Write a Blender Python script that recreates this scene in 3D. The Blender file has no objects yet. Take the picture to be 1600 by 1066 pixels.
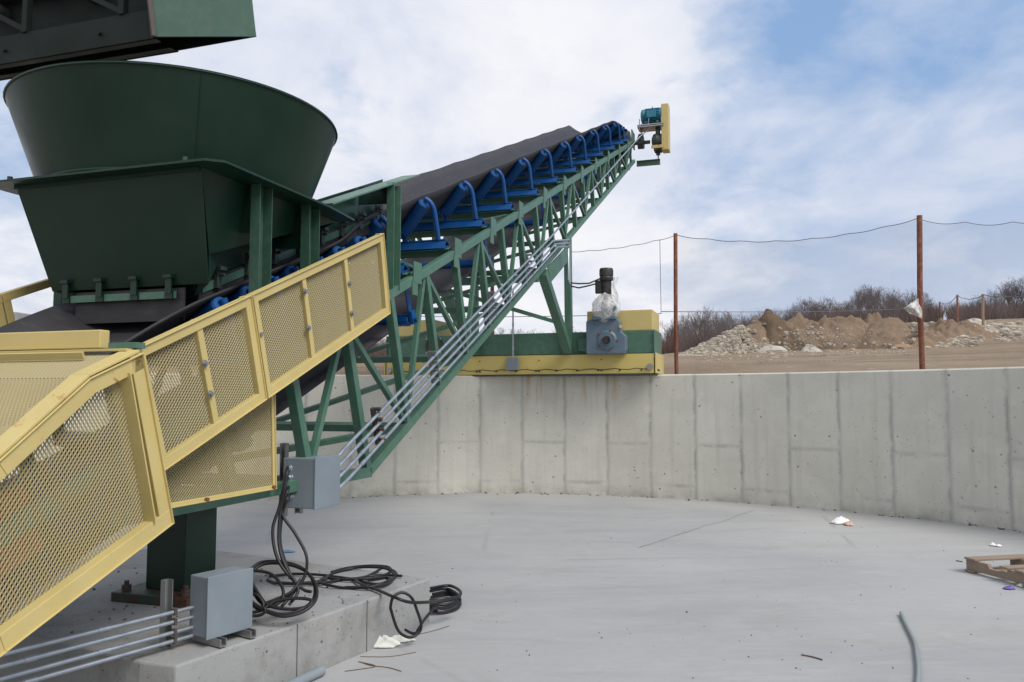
import bpy, math, random
from mathutils import Vector, Matrix, noise
R = math.radians
random.seed(7)
SC = bpy.context.scene
COL = SC.collection
V = Vector
# ------------------------------------------------------------------ camera model
EYE = 1.65; FPX = 1250.0; PITCH = math.atan(89 / FPX)
CP, SP = math.cos(PITCH), math.sin(PITCH)
def ray(px, py):
    x = (px - 800) / FPX; y = (533 - py) / FPX
    return V((x, CP - y * SP, SP + y * CP))
def at(px, py, Y):
    r = ray(px, py); return V((0, 0, EYE)) + r * (Y / r.y)
def atz(px, py, z):
    r = ray(px, py); return V((0, 0, EYE)) + r * ((z - EYE) / r.z)
def fz(x, y):                                  # the pad falls gently towards the pivot
    d = math.hypot(x + 2.25, y - 5.39)
    return 0.1 * max(0, min(1, (d - 2.8) / 5.2))
def atf(px, py, dz=0.0):
    z = 0.05
    for _ in range(12):
        p = atz(px, py, z); z = fz(p.x, p.y)
    p = atz(px, py, z + dz); return V((p.x, p.y, z + dz))
cam = bpy.data.cameras.new('camera'); camo = bpy.data.objects.new('camera', cam); COL.objects.link(camo)
cam.sensor_width = 36; cam.lens = 36 * FPX / 1600; cam.clip_start = .05; cam.clip_end = 3000
camo.location = (0, 0, EYE); camo.rotation_euler = (math.pi / 2 + PITCH, 0, 0)
SC.camera = camo

# ------------------------------------------------------------------ conveyor frame (t along plan, v to the right, z up)
BE = R(17.95); PV = V((-2.25, 5.39))
D2 = V((math.sin(BE), math.cos(BE))); S2 = V((math.cos(BE), -math.sin(BE)))
D3 = V((D2.x, D2.y, 0)); S3 = V((S2.x, S2.y, 0)); Z3 = V((0, 0, 1))
def P(t, v, z):
    q = PV + D2 * t + S2 * v; return V((q.x, q.y, z))
def side(px, py, v):
    r = ray(px, py); r2 = V((r.x, r.y)); k = (v + PV.dot(S2)) / r2.dot(S2)
    q = r2 * k - PV; return q.dot(D2), EYE + k * r.z
SL = .411
def ztop(t): return 2.78 + SL * (t - 2.12)
def zbot(t): return 1.03 if t < 1.26 else 1.03 + .475 * (t - 1.26)
CA = 1 / math.sqrt(1 + SL * SL)
UD = (D3 * 1 + Z3 * SL) * CA            # up the slope
UN = (Z3 * 1 - D3 * SL) * CA            # normal of the slope

# ------------------------------------------------------------------ mesh collector
class MB:
    def __init__(s): s.v = []; s.f = []; s.sm = []; s.mi = []
    def add(s, vs, fs, smooth=False, mi=0):
        b = len(s.v); s.v += [V(p) for p in vs]
        for f in fs: s.f.append([b + i for i in f]); s.sm.append(smooth); s.mi.append(mi)
    def box(s, c, ax, ay, az, mi=0):
        c = V(c); ax = V(ax); ay = V(ay); az = V(az)
        vs = [c + ax * i + ay * j + az * k for i in (-1, 1) for j in (-1, 1) for k in (-1, 1)]
        s.add(vs, [(0, 1, 3, 2), (4, 6, 7, 5), (0, 4, 5, 1), (2, 3, 7, 6), (0, 2, 6, 4), (1, 5, 7, 3)], False, mi)
    def beam(s, p, q, w, h, up=Z3, mi=0):
        p = V(p); q = V(q); d = (q - p); L = d.length
        if L < 1e-6: return
        d /= L; sx = d.cross(V(up))
        if sx.length < 1e-4: sx = d.cross(V((1, 0, 0)))
        sx.normalize(); u = sx.cross(d).normalized()
        s.box((p + q) / 2, d * L / 2, sx * w / 2, u * h / 2, mi)
    def angle(s, p, q, w, th, a, b):             # L section: legs along unit vectors a and b
        p = V(p); q = V(q); d = (q - p) / 2; c = (p + q) / 2; a = V(a).normalized(); b = V(b).normalized()
        s.box(c + a * w / 2, d, a * w / 2, b * th / 2)
        s.box(c + b * (w / 2 + th / 4), d * .9995, a * th / 2, b * (w / 2 - th / 4))
    def tube(s, pts, r, n=8, cap=True, mi=0, close=False):
        pts = [V(p) for p in pts]; m = len(pts); rs = r if isinstance(r, (list, tuple)) else [r] * m
        tang = []
        for i in range(m):
            a = pts[i - 1] if (i or close) else pts[i]; b = pts[(i + 1) % m] if (i < m - 1 or close) else pts[i]
            tang.append((b - a).normalized() if (b - a).length > 1e-9 else V((0, 0, 1)))
        u = tang[0].orthogonal().normalized(); rings = []; vs = []
        for i in range(m):
            u = (u - tang[i] * u.dot(tang[i]))
            u = u.normalized() if u.length > 1e-6 else tang[i].orthogonal().normalized()
            w = tang[i].cross(u)
            vs += [pts[i] + (u * math.cos(2 * math.pi * k / n) + w * math.sin(2 * math.pi * k / n)) * rs[i] for k in range(n)]
        fs = []
        for i in range(m if close else m - 1):
            j = (i + 1) % m
            for k in range(n): fs.append((i * n + k, i * n + (k + 1) % n, j * n + (k + 1) % n, j * n + k))
        s.add(vs, fs, True, mi)
        if cap and not close:
            b = len(vs); s.add(vs[:n], [tuple(range(n - 1, -1, -1))], False, mi); s.add(vs[-n:], [tuple(range(n))], False, mi)
    def cyl(s, p, q, r, n=16, mi=0): s.tube([p, q], r, n, True, mi)
    def lathe(s, prof, c, ax, n=32, mi=0, cap=True):   # prof: (along, radius)
        ax = V(ax).normalized(); u = ax.orthogonal().normalized(); w = ax.cross(u); c = V(c)
        for (a0, r0), (a1, r1) in zip(prof[:-1], prof[1:]):
            vs = [c + ax * a + (u * math.cos(2 * math.pi * k / n) + w * math.sin(2 * math.pi * k / n)) * r for a, r in ((a0, r0), (a1, r1)) for k in range(n)]
            s.add(vs, [(k, (k + 1) % n, n + (k + 1) % n, n + k) for k in range(n)], True, mi)
    def prism(s, poly, ex, mi=0):                  # polygon points (3D) extruded by ex
        poly = [V(p) for p in poly]; ex = V(ex); n = len(poly)
        s.add(poly + [p + ex for p in poly], [tuple(range(n - 1, -1, -1)), tuple(range(n, 2 * n))] + [(i, (i + 1) % n, n + (i + 1) % n, n + i) for i in range(n)], False, mi)
    def ball(s, c, r, n=8, jit=0, mi=0, smooth=True, sq=(1, 1, 1), rnd=random):
        c = V(c); vs = [c + V((0, 0, r * sq[2]))]; m = max(3, n // 2)
        for i in range(1, m):
            a = math.pi * i / m
            for k in range(n):
                b = 2 * math.pi * k / n; rr = r * (1 + rnd.uniform(-jit, jit))
                vs.append(c + V((rr * math.sin(a) * math.cos(b) * sq[0], rr * math.sin(a) * math.sin(b) * sq[1], rr * math.cos(a) * sq[2])))
        vs.append(c - V((0, 0, r * sq[2]))); fs = []
        for k in range(n): fs.append((0, 1 + k, 1 + (k + 1) % n))
        for i in range(m - 2):
            for k in range(n):
                a = 1 + i * n; fs.append((a + k, a + n + k, a + n + (k + 1) % n, a + (k + 1) % n))
        l = len(vs) - 1; a = 1 + (m - 2) * n
        for k in range(n): fs.append((l, a + (k + 1) % n, a + k))
        s.add(vs, fs, smooth, mi)

WO = {}
def obj(name, mb, mat, parent=None, origin=None, bevel=0, recalc=True):
    me = bpy.data.meshes.new(name)
    if origin is None: origin = WO[parent.name] if parent else V((0, 0, 0))
    origin = V(origin)
    me.from_pydata([tuple(p - origin) for p in mb.v], [], mb.f)
    me.polygons.foreach_set('use_smooth', mb.sm)
    me.polygons.foreach_set('material_index', mb.mi)
    for m in (mat if isinstance(mat, (list, tuple)) else [mat]): me.materials.append(m)
    me.update()
    if recalc:
        import bmesh
        bm = bmesh.new(); bm.from_mesh(me); bmesh.ops.recalc_face_normals(bm, faces=bm.faces); bm.to_mesh(me); bm.free()
    o = bpy.data.objects.new(name, me); COL.objects.link(o)
    if parent: o.parent = parent; o.location = origin - WO[parent.name]
    else: o.location = origin
    WO[o.name] = origin
    if bevel:
        b = o.modifiers.new('bevel', 'BEVEL'); b.width = bevel; b.segments = 2; b.limit_method = 'ANGLE'; b.angle_limit = R(40)
    return o
def tag(o, label, cat, group=None, kind=None):
    if label: o['label'] = label
    if cat: o['category'] = cat
    if group: o['group'] = group
    if kind: o['kind'] = kind
    return o
def empty(name, loc, label, cat, group=None):
    o = bpy.data.objects.new(name, None); o.empty_display_size = .1; COL.objects.link(o); o.location = loc
    WO[o.name] = V(loc); return tag(o, label, cat, group)
def struct(o): o['kind'] = 'structure'; return o

# ------------------------------------------------------------------ materials
class NT:
    def __init__(s, name):
        s.m = bpy.data.materials.new(name); s.m.use_nodes = True; s.t = s.m.node_tree; s.n = s.t.nodes
        s.b = s.n['Principled BSDF']; s.tc = s.n.new('ShaderNodeTexCoord')
    def L(s, a, b): s.t.links.new(a, b)
    def noise(s, scale, detail=4, rough=.55, co='Object', dist=0, vec=None):
        n = s.n.new('ShaderNodeTexNoise'); n.inputs['Scale'].default_value = scale; n.inputs['Detail'].default_value = detail
        n.inputs['Roughness'].default_value = rough; n.inputs['Distortion'].default_value = dist
        s.L(vec if vec is not None else s.tc.outputs[co], n.inputs['Vector']); return n.outputs['Fac']
    def vor(s, scale, co='Object', vec=None, feature='F1', out='Distance', rnd=1):
        n = s.n.new('ShaderNodeTexVoronoi'); n.feature = feature; n.inputs['Scale'].default_value = scale; n.inputs['Randomness'].default_value = rnd
        s.L(vec if vec is not None else s.tc.outputs[co], n.inputs['Vector']); return n.outputs[out]
    def ramp(s, fac, stops, interp='LINEAR'):
        n = s.n.new('ShaderNodeValToRGB'); e = n.color_ramp.elements; n.color_ramp.interpolation = interp
        while len(e) < len(stops): e.new(.5)
        for el, (p, c) in zip(e, stops):
            el.position = p; el.color = (c, c, c, 1) if isinstance(c, (int, float)) else (*c, 1)
        s.L(fac, n.inputs['Fac']); return n.outputs['Color']
    def mix(s, fac, a, b, mode='MIX'):
        n = s.n.new('ShaderNodeMix'); n.data_type = 'RGBA'; n.blend_type = mode
        for sock, val in ((n.inputs['Factor'], fac), (n.inputs['A'], a), (n.inputs['B'], b)):
            pass
        ins = [i for i in n.inputs if i.enabled] if False else None
        fi, ai, bi = n.inputs[0], n.inputs[6], n.inputs[7]
        for sock, val in ((fi, fac), (ai, a), (bi, b)):
            if hasattr(val, 'is_output'): s.L(val, sock)
            elif isinstance(val, (int, float)): sock.default_value = val if sock is fi else (val, val, val, 1)
            else: sock.default_value = (*val, 1)
        return n.outputs[2]
    def math(s, op, a, b=None, clamp=False):
        n = s.n.new('ShaderNodeMath'); n.operation = op; n.use_clamp = clamp
        for sock, val in ((n.inputs[0], a), (n.inputs[1], b)):
            if val is None: continue
            if hasattr(val, 'is_output'): s.L(val, sock)
            else: sock.default_value = val
        return n.outputs[0]
    def mapping(s, co='Object', scale=(1, 1, 1), loc=(0, 0, 0), rot=(0, 0, 0)):
        n = s.n.new('ShaderNodeMapping'); n.inputs['Scale'].default_value = scale; n.inputs['Location'].default_value = loc; n.inputs['Rotation'].default_value = rot
        s.L(s.tc.outputs[co], n.inputs['Vector']); return n.outputs['Vector']
    def bump(s, h, strength=.2, dist=.01):
        n = s.n.new('ShaderNodeBump'); n.inputs['Strength'].default_value = strength; n.inputs['Distance'].default_value = dist
        s.L(h, n.inputs['Height']); s.L(n.outputs['Normal'], s.b.inputs['Normal'])
    def out(s, col=None, rough=.6, metal=0, spec=.5):
        if col is not None:
            if hasattr(col, 'is_output'): s.L(col, s.b.inputs['Base Color'])
            else: s.b.inputs['Base Color'].default_value = (*col, 1)
        if hasattr(rough, 'is_output'): s.L(rough, s.b.inputs['Roughness'])
        else: s.b.inputs['Roughness'].default_value = rough
        s.b.inputs['Metallic'].default_value = metal; s.b.inputs['Specular IOR Level'].default_value = spec
        return s.m
def sc(c, k): return tuple(x * k for x in c)
def paint(name, c, rough=.45, rust=.68, dust=.25, dustc=(.36, .33, .28), rustc=(.16, .06, .025), spec=.4):
    t = NT(name); n1 = t.noise(2.3, 5, .6); col = t.mix(n1, sc(c, .82), sc(c, 1.14))
    n2 = t.noise(9, 6, .7, dist=.4)
    col = t.mix(t.math('MULTIPLY', t.ramp(n2, [(.45, 0), (.75, 1)]), dust), col, dustc)
    if rust < 1:
        n3 = t.noise(6.5, 8, .72, dist=.3); big = t.noise(1.3, 2)
        m = t.ramp(t.math('ADD', t.math('MULTIPLY', n3, .7), t.math('MULTIPLY', big, .3)), [(rust - .05, 0), (rust, 1)])
        col = t.mix(m, col, rustc)
    t.bump(t.noise(55, 3), .06, .004)
    return t.out(col, t.ramp(n1, [(.3, rough - .08), (.7, rough + .12)]), 0, spec)
M = {}
M['green'] = paint('green_paint', (.062, .150, .103), .42, .66, .16)
M['green_hopper'] = paint('hopper_shade_green', (.008, .029, .018), .36, .76, .08, (.03, .05, .04), (.05, .02, .012), .3)  # darker copy of the green, with the hopper's shade put into its colour
M['green_hood'] = paint('hood_green_paint', (.075, .15, .115), .45, .75, .12)
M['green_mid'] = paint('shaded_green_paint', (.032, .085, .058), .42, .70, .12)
M['green_shade'] = paint('underside_shade_green', (.006, .012, .009), .55, .74, .10, (.012, .016, .012), (.05, .012, .008), .2)  # near-black green: shade under the feed conveyor and hood put into the colour
M['yellow'] = paint('yellow_paint', (.545, .43, .165), .5, .672, .26, (.55, .47, .27), (.36, .15, .04))
M['mesh'] = paint('dull_mesh_paint', (.36, .30, .15), .6, 1.5, .2, (.3, .26, .17), (.16, .07, .025))
M['yellow_deep'] = paint('yellow_carriage_paint', (.58, .46, .145), .5, .71, .22, (.55, .47, .27), (.3, .12, .04))
M['blue'] = paint('blue_paint', (.003, .070, .245), .42, .74, .14, (.07, .09, .11))
M['teal'] = paint('teal_motor_paint', (.02, .17, .25), .4, .85, .1)
M['motor_grey'] = paint('blue_grey_gearbox_paint', (.105, .155, .205), .45, .76, .15)
M['box_grey'] = paint('grey_enclosure_paint', (.20, .235, .265), .42, .9, .15)
M['dark_cast'] = paint('dark_green_cast_iron', (.035, .05, .045), .5, .8, .15)
M['black_motor'] = paint('black_motor_paint', (.02, .02, .022), .5, .9, .2)
M['rusty'] = paint('rusty_steel', (.13, .05, .03), .75, .5, .25, (.25, .16, .11), (.2, .075, .035))
M['plate'] = paint('rusting_dark_green_plate', (.03, .05, .04), .6, .56, .2, (.2, .15, .12), (.075, .028, .016))
M['clamp'] = paint('dark_rusty_clamp', (.075, .058, .052), .6, .6, .2, (.2, .17, .15), (.085, .035, .026))
M['pole'] = paint('rusty_pole_steel', (.16, .05, .03), .75, .55, .3, (.3, .2, .14), (.24, .1, .05))
M['pole_tan'] = paint('weathered_wood_pole', (.3, .19, .1), .8, .7, .3)
M['orange'] = paint('orange_red_pulley_paint', (.42, .10, .03), .6, .6, .3)
def metal(name, c, rough, m=.9):
    t = NT(name); n = t.noise(14, 4); t.bump(t.noise(80, 2), .05, .002)
    return t.out(t.mix(n, sc(c, .8), sc(c, 1.1)), t.ramp(n, [(.3, rough - .08), (.7, rough + .1)]), m)
M['galv'] = metal('galvanised_steel', (.42, .45, .49), .44, .75)
M['strut'] = metal('dull_galvanised_strut', (.36, .36, .36), .45, .8)
M['chrome'] = metal('bright_fitting', (.8, .8, .82), .2)
def rubber():
    t = NT('belt_rubber'); n = t.noise(1.6, 5, .6); s_ = t.noise(6, 4, .6, vec=t.mapping(scale=(.3, 3, 3)))
    col = t.mix(n, (.026, .024, .026), (.044, .041, .044)); col = t.mix(t.ramp(s_, [(.52, 0), (.75, .5)]), col, (.075, .07, .068))
    t.bump(t.noise(30, 4), .1, .004); return t.out(col, .62, 0, .35)
M['belt'] = rubber()
def cable():
    t = NT('black_cable_rubber'); n = t.noise(20, 3); return t.out(t.mix(n, (.010, .009, .010), (.022, .019, .021)), .45, 0, .4)
M['cable'] = cable()
def concrete_floor():
    t = NT('floor_concrete'); co = t.tc.outputs['Object']
    big = t.noise(.35, 5, .55, dist=.6); mid = t.noise(2.2, 6, .62); fine = t.noise(38, 4, .7)
    sw = t.noise(1.3, 5, .6, vec=t.mapping(scale=(.35, 1.7, 1)))
    col = t.mix(t.ramp(big, [(.32, 0), (.7, 1)]), (.312, .315, .313), (.41, .405, .393))
    col = t.mix(t.ramp(sw, [(.5, 0), (.72, .42)]), col, (.255, .26, .265))
    col = t.mix(t.ramp(mid, [(.55, 0), (.8, .35)]), col, (.44, .43, .41))
    st = t.noise(.55, 7, .68, dist=1.2)
    col = t.mix(t.ramp(st, [(.57, 0), (.70, .5)]), col, (.33, .308, .27))
    sp = t.vor(7.0); sz = t.noise(3.1, 2)
    col = t.mix(t.math('MULTIPLY', t.ramp(sp, [(.035, 1), (.075, 0)]), t.ramp(sz, [(.5, 0), (.62, .75)])), col, (.16, .145, .125))
    cr = t.vor(.21, vec=t.mapping(scale=(1, 1, 0)), feature='DISTANCE_TO_EDGE'); crn = t.noise(.7, 3)
    col = t.mix(t.math('MULTIPLY', t.ramp(cr, [(.0022, 1), (.006, 0)]), t.ramp(crn, [(.52, 0), (.6, .4)])), col, (.22, .205, .185))
    col = t.mix(t.math('MULTIPLY', fine, .22), col, (.33, .325, .32))
    tw = t.noise(5.5, 5, .7, vec=t.mapping(scale=(.5, 2.6, 1), rot=(0, 0, .35)), dist=.8)
    col = t.mix(t.ramp(tw, [(.5, 0), (.72, .3)]), col, (.47, .462, .445))
    gr = t.noise(15, 5, .8); col = t.mix(t.ramp(gr, [(.56, 0), (.76, .38)]), col, (.25, .24, .222))
    st2 = t.noise(.9, 6, .62, vec=t.mapping(loc=(4.3, 2.1, 0)), dist=1.6); col = t.mix(t.ramp(st2, [(.60, 0), (.66, .16), (.70, .04)]), col, (.27, .255, .23))
    t.bump(t.math('ADD', t.math('MULTIPLY', mid, .6), t.math('MULTIPLY', fine, .5)), .14, .01)
    return t.out(col, .82, 0, .25)
M['floor'] = concrete_floor()
def holes(t, co, dens=9, amt=.8):
    a = t.vor(dens, vec=co); b = t.noise(dens * .45, 2, vec=co)
    m1 = t.math('MULTIPLY', t.ramp(a, [(.07, 1), (.14, 0)]), t.ramp(b, [(.47, 0), (.58, amt)]))
    c = t.vor(dens * 2.7, vec=co); d = t.noise(dens * .8, 2, vec=co)
    m2 = t.math('MULTIPLY', t.ramp(c, [(.09, 1), (.17, 0)]), t.ramp(d, [(.46, 0), (.58, amt * .85)]))
    return t.math('MAXIMUM', m1, m2)
def wall_mat():
    t = NT('wall_concrete'); uv = t.tc.outputs['UV']
    sx = t.n.new('ShaderNodeSeparateXYZ'); t.L(uv, sx.inputs[0]); u, z = sx.outputs[0], sx.outputs[1]
    W = .70
    wob = t.math('MULTIPLY', t.math('SUBTRACT', t.noise(4.2, 5, vec=uv), .5), .075)
    uu = t.math('ADD', u, wob)
    fr = t.math('FRACT', t.math('DIVIDE', uu, W)); cell = t.math('FLOOR', t.math('DIVIDE', uu, W))
    dl = t.math('MULTIPLY', t.math('MINIMUM', fr, t.math('SUBTRACT', 1.0, fr)), W)
    line = t.math('ADD', t.math('MULTIPLY', t.ramp(dl, [(.0, 1), (.055, 0)], 'EASE'), .75), t.math('MULTIPLY', t.ramp(dl, [(.003, 1), (.012, 0)]), .25))
    br = t.noise(2.1, 5, .65, vec=uv)
    line = t.math('MULTIPLY', line, t.ramp(br, [(.36, .25), (.62, 1)]))
    # horizontal form joints at two heights on alternate panels
    par = t.math('MODULO', t.math('ADD', cell, 40), 2)
    zw = t.math('ADD', z, t.math('MULTIPLY', wob, .7))
    hd = t.math('ABSOLUTE', t.math('SUBTRACT', zw, t.math('ADD', .93, t.math('MULTIPLY', par, 2.5))))
    h2 = t.math('ABSOLUTE', t.math('SUBTRACT', zw, t.math('ADD', .30, t.math('MULTIPLY', t.math('SUBTRACT', 1, par), 2.5))))
    hl = t.math('MULTIPLY', t.ramp(t.math('MINIMUM', hd, h2), [(.0, .8), (.045, 0)]), t.ramp(br, [(.38, .0), (.6, .95)]))
    line = t.math('MAXIMUM', line, hl)
    # panels vary slightly
    wn = t.n.new('ShaderNodeTexWhiteNoise'); wn.noise_dimensions = '1D'; t.L(cell, wn.inputs['W'])
    base = t.mix(wn.outputs['Value'], (.585, .57, .50), (.66, .645, .575))
    cl = t.noise(1.1, 6, .6, vec=uv, dist=.5)
    base = t.mix(t.ramp(cl, [(.35, 0), (.68, .75)]), base, (.525, .512, .452))
    bl = t.noise(3.4, 6, .65, vec=uv); base = t.mix(t.ramp(bl, [(.5, 0), (.78, .6)]), base, (.71, .695, .625))
    # vertical run marks
    mp = t.n.new('ShaderNodeMapping'); mp.inputs['Scale'].default_value = (7, .55, 1); t.L(uv, mp.inputs['Vector'])
    rn = t.noise(1.0, 5, .6, vec=mp.outputs[0]); base = t.mix(t.ramp(rn, [(.52, 0), (.74, .42)]), base, (.43, .412, .345))
    col = t.mix(t.math('MULTIPLY', line, .86), base, (.30, .30, .285))
    # mossy yellow on the far right stretch and splash zone at the foot
    yl = t.math('MULTIPLY', t.ramp(t.math('MULTIPLY', u, .04), [(.335, 0), (.40, 1)]), t.ramp(t.noise(.9, 4, vec=uv), [(.35, .15), (.65, .75)]))
    col = t.mix(yl, col, (.42, .39, .255))
    ft = t.math('MULTIPLY', t.ramp(z, [(.05, 1), (.28, .0)]), t.ramp(t.noise(2.5, 5, .7, vec=uv), [(.4, 0), (.62, .8)]))
    col = t.mix(ft, col, (.22, .205, .165))
    # rust runs below the carriage
    mp2 = t.n.new('ShaderNodeMapping'); mp2.inputs['Scale'].default_value = (6.5, .5, 1); t.L(uv, mp2.inputs['Vector'])
    ru = t.noise(1.3, 4, .65, vec=mp2.outputs[0])
    win = t.math('MULTIPLY', t.ramp(t.math('MULTIPLY', u, .1), [(.10, 0), (.15, 1), (.29, 1), (.34, 0)]), t.ramp(t.math('MULTIPLY', z, .5), [(.58, 0), (.98, 1)]))
    col = t.mix(t.math('MULTIPLY', win, t.ramp(ru, [(.50, 0), (.64, .6)])), col, (.42, .27, .09))
    hm = holes(t, uv, 7.5, .9); col = t.mix(hm, col, (.17, .155, .13))
    fine = t.noise(60, 3, vec=uv); col = t.mix(t.math('MULTIPLY', fine, .18), col, (.3, .29, .26))
    jt = t.math('ABSOLUTE', t.math('SUBTRACT', u, 9.03)); col = t.mix(t.ramp(jt, [(.008, 1), (.02, 0)]), col, (.2, .11, .06))
    t.bump(t.math('SUBTRACT', t.math('MULTIPLY', bl, .35), t.math('ADD', hm, t.math('MULTIPLY', line, .25))), .35, .012)
    return t.out(col, .85, 0, .2)
M['wall'] = wall_mat()
def plinth_mat():
    t = NT('plinth_concrete'); co = t.tc.outputs['Object']
    n = t.noise(1.5, 6, .6, dist=.4); col = t.mix(n, (.25, .255, .255), (.385, .38, .365))
    st = t.noise(2.6, 7, .7); col = t.mix(t.ramp(st, [(.50, 0), (.70, .7)]), col, (.19, .182, .165))
    col = t.mix(t.ramp(t.noise(.9, 3), [(.6, 0), (.72, .35)]), col, (.42, .30, .17))
    hm = holes(t, co, 13, 1.0); col = t.mix(hm, col, (.075, .07, .066)); gd = t.noise(22, 5, .8); col = t.mix(t.ramp(gd, [(.56, 0), (.74, .5)]), col, (.13, .12, .108))
    f = t.noise(45, 4); col = t.mix(t.math('MULTIPLY', f, .2), col, (.24, .235, .22))
    t.bump(t.math('SUBTRACT', t.math('MULTIPLY', st, .4), hm), .3, .008); return t.out(col, .85, 0, .2)
M['plinth'] = plinth_mat()
def dirt_mat(name, a, b, c, s=1.0, pale=(.42, .36, .27)):
    t = NT(name); n = t.noise(.25 * s, 6, .6); m = t.noise(1.6 * s, 7, .7); f = t.noise(9 * s, 5, .7)
    col = t.mix(t.ramp(n, [(.35, 0), (.65, 1)]), a, b); col = t.mix(t.ramp(m, [(.5, 0), (.75, .75)]), col, c)
    col = t.mix(t.ramp(f, [(.55, 0), (.8, .5)]), col, pale)
    v_ = t.vor(3.2 * s); col = t.mix(t.math('MULTIPLY', t.ramp(v_, [(.1, 1), (.2, 0)]), t.ramp(t.noise(1.1 * s, 2), [(.45, 0), (.6, .8)])), col, (.44, .38, .30))
    t.bump(t.math('ADD', m, t.math('MULTIPLY', f, .5)), .6, .08 / s); return t.out(col, .95, 0, .1)
def ground_mat():
    m = dirt_mat('bare_dirt', (.225, .160, .105), (.30, .225, .152), (.17, .124, .082), .6, (.33, .28, .21)); nt = m.node_tree; b = nt.nodes['Principled BSDF']
    src = b.inputs['Base Color'].links[0].from_socket; tc_ = nt.nodes.new('ShaderNodeTexCoord'); mp = nt.nodes.new('ShaderNodeMapping'); mp.inputs['Scale'].default_value = (.09, .75, .5); nt.links.new(tc_.outputs['Object'], mp.inputs[0])
    nz = nt.nodes.new('ShaderNodeTexNoise'); nz.inputs['Scale'].default_value = 1.0; nz.inputs['Detail'].default_value = 7; nz.inputs['Roughness'].default_value = .62; nt.links.new(mp.outputs[0], nz.inputs[0])
    rp = nt.nodes.new('ShaderNodeValToRGB'); rp.color_ramp.elements[0].position = .50; rp.color_ramp.elements[1].position = .66; rp.color_ramp.elements[1].color = (.8, .8, .8, 1); nt.links.new(nz.outputs[0], rp.inputs[0])
    mx_ = nt.nodes.new('ShaderNodeMix'); mx_.data_type = 'RGBA'; nt.links.new(rp.outputs[0], mx_.inputs[0]); nt.links.new(src, mx_.inputs[6]); mx_.inputs[7].default_value = (.13, .105, .08, 1); nt.links.new(mx_.outputs[2], b.inputs['Base Color']); return m
M['dirt'] = ground_mat()
M['dirt_old'] = dirt_mat('bare_dirt', (.30, .235, .165), (.40, .325, .235), (.235, .185, .13), .6)
M['mound'] = dirt_mat('tan_soil', (.185, .125, .078), (.245, .172, .112), (.135, .096, .063), 1.0, (.31, .25, .18))
M['mound_dark'] = dirt_mat('dark_brown_soil', (.105, .066, .036), (.14, .09, .052), (.07, .046, .028), 1.3, (.17, .12, .07))
def rock_mat(name, a, b):
    t = NT(name); n = t.n.new('ShaderNodeNewGeometry')
    col = t.mix(n.outputs['Random Per Island'], a, b); f = t.noise(5, 5, .7); col = t.mix(t.math('MULTIPLY', f, .5), col, sc(a, .6))
    t.bump(f, .5, .05); return t.out(col, .9, 0, .15)
M['rock'] = rock_mat('pale_rubble', (.30, .255, .20), (.60, .52, .40))
M['boulder'] = rock_mat('pale_boulder', (.50, .46, .39), (.58, .53, .45))
M['boulder_brown'] = rock_mat('brown_boulder', (.33, .22, .14), (.38, .26, .17))
M['gravel'] = rock_mat('dark_crumbs', (.11, .098, .085), (.26, .23, .20))
def simple(name, a, b, scale=8, rough=.8, bump=.1):
    t = NT(name); n = t.noise(scale, 5, .65); t.bump(n, bump, .01); return t.out(t.mix(n, a, b), rough, 0, .25)
M['bark'] = simple('grey_brown_bark', (.085, .068, .06), (.15, .122, .11), 6, .95)
M['twig'] = simple('bare_twig', (.095, .072, .068), (.15, .115, .11), 4, .95)
M['brush'] = simple('red_brown_brush', (.10, .063, .052), (.165, .11, .092), .6, .95)
M['wire'] = simple('dark_wire', (.10, .10, .11), (.16, .16, .17), 4, .6)
M['cloth'] = simple('off_white_plastic', (.66, .65, .57), (.78, .77, .70), 9, .5, .3)
M['paper'] = simple('white_paper', (.78, .77, .75), (.84, .83, .82), 9, .7)
M['pink'] = simple('pink_card', (.55, .36, .28), (.62, .42, .33), 9, .7)
M['scrap_blue'] = simple('blue_plastic_scrap', (.05, .16, .32), (.12, .3, .5), 20, .5)
M['scrap_green'] = simple('pale_green_wrapper', (.45, .65, .55), (.6, .75, .68), 20, .5)
M['scrap_purple'] = simple('violet_wrapper', (.08, .06, .25), (.2, .15, .42), 20, .5)
def wood():
    t = NT('weathered_pallet_wood'); g = t.noise(7, 6, .65, vec=t.mapping(scale=(1, 9, 9))); n = t.noise(2, 3)
    col = t.mix(g, (.17, .12, .09), (.40, .31, .23)); col = t.mix(t.math('MULTIPLY', n, .5), col, (.23, .19, .16)); t.bump(g, .3, .01); return t.out(col, .85, 0, .2)
M['wood'] = wood()
def film():
    t = NT('clear_plastic_wrap'); n = t.noise(14, 5, .7, dist=1.0)
    tr = t.n.new('ShaderNodeBsdfTransparent'); mx = t.n.new('ShaderNodeMixShader'); o = t.n['Material Output']
    t.out(t.mix(n, (.62, .62, .58), (.85, .85, .83)), .3, 0, .6); t.bump(n, .6, .02)
    t.L(t.ramp(n, [(.35, .25), (.68, .85)]), mx.inputs[0]); t.L(tr.outputs[0], mx.inputs[1]); t.L(t.b.outputs[0], mx.inputs[2]); t.L(mx.outputs[0], o.inputs['Surface'])
    return t.m
M['film'] = film()
M['pvc'] = simple('grey_pvc', (.19, .22, .24), (.26, .29, .31), 5, .5)
M['pvc_green'] = simple('grey_green_pvc', (.20, .235, .235), (.28, .315, .315), 5, .5)
M['twig_red'] = simple('dry_twig', (.12, .075, .055), (.19, .125, .09), 9, .9)

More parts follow.
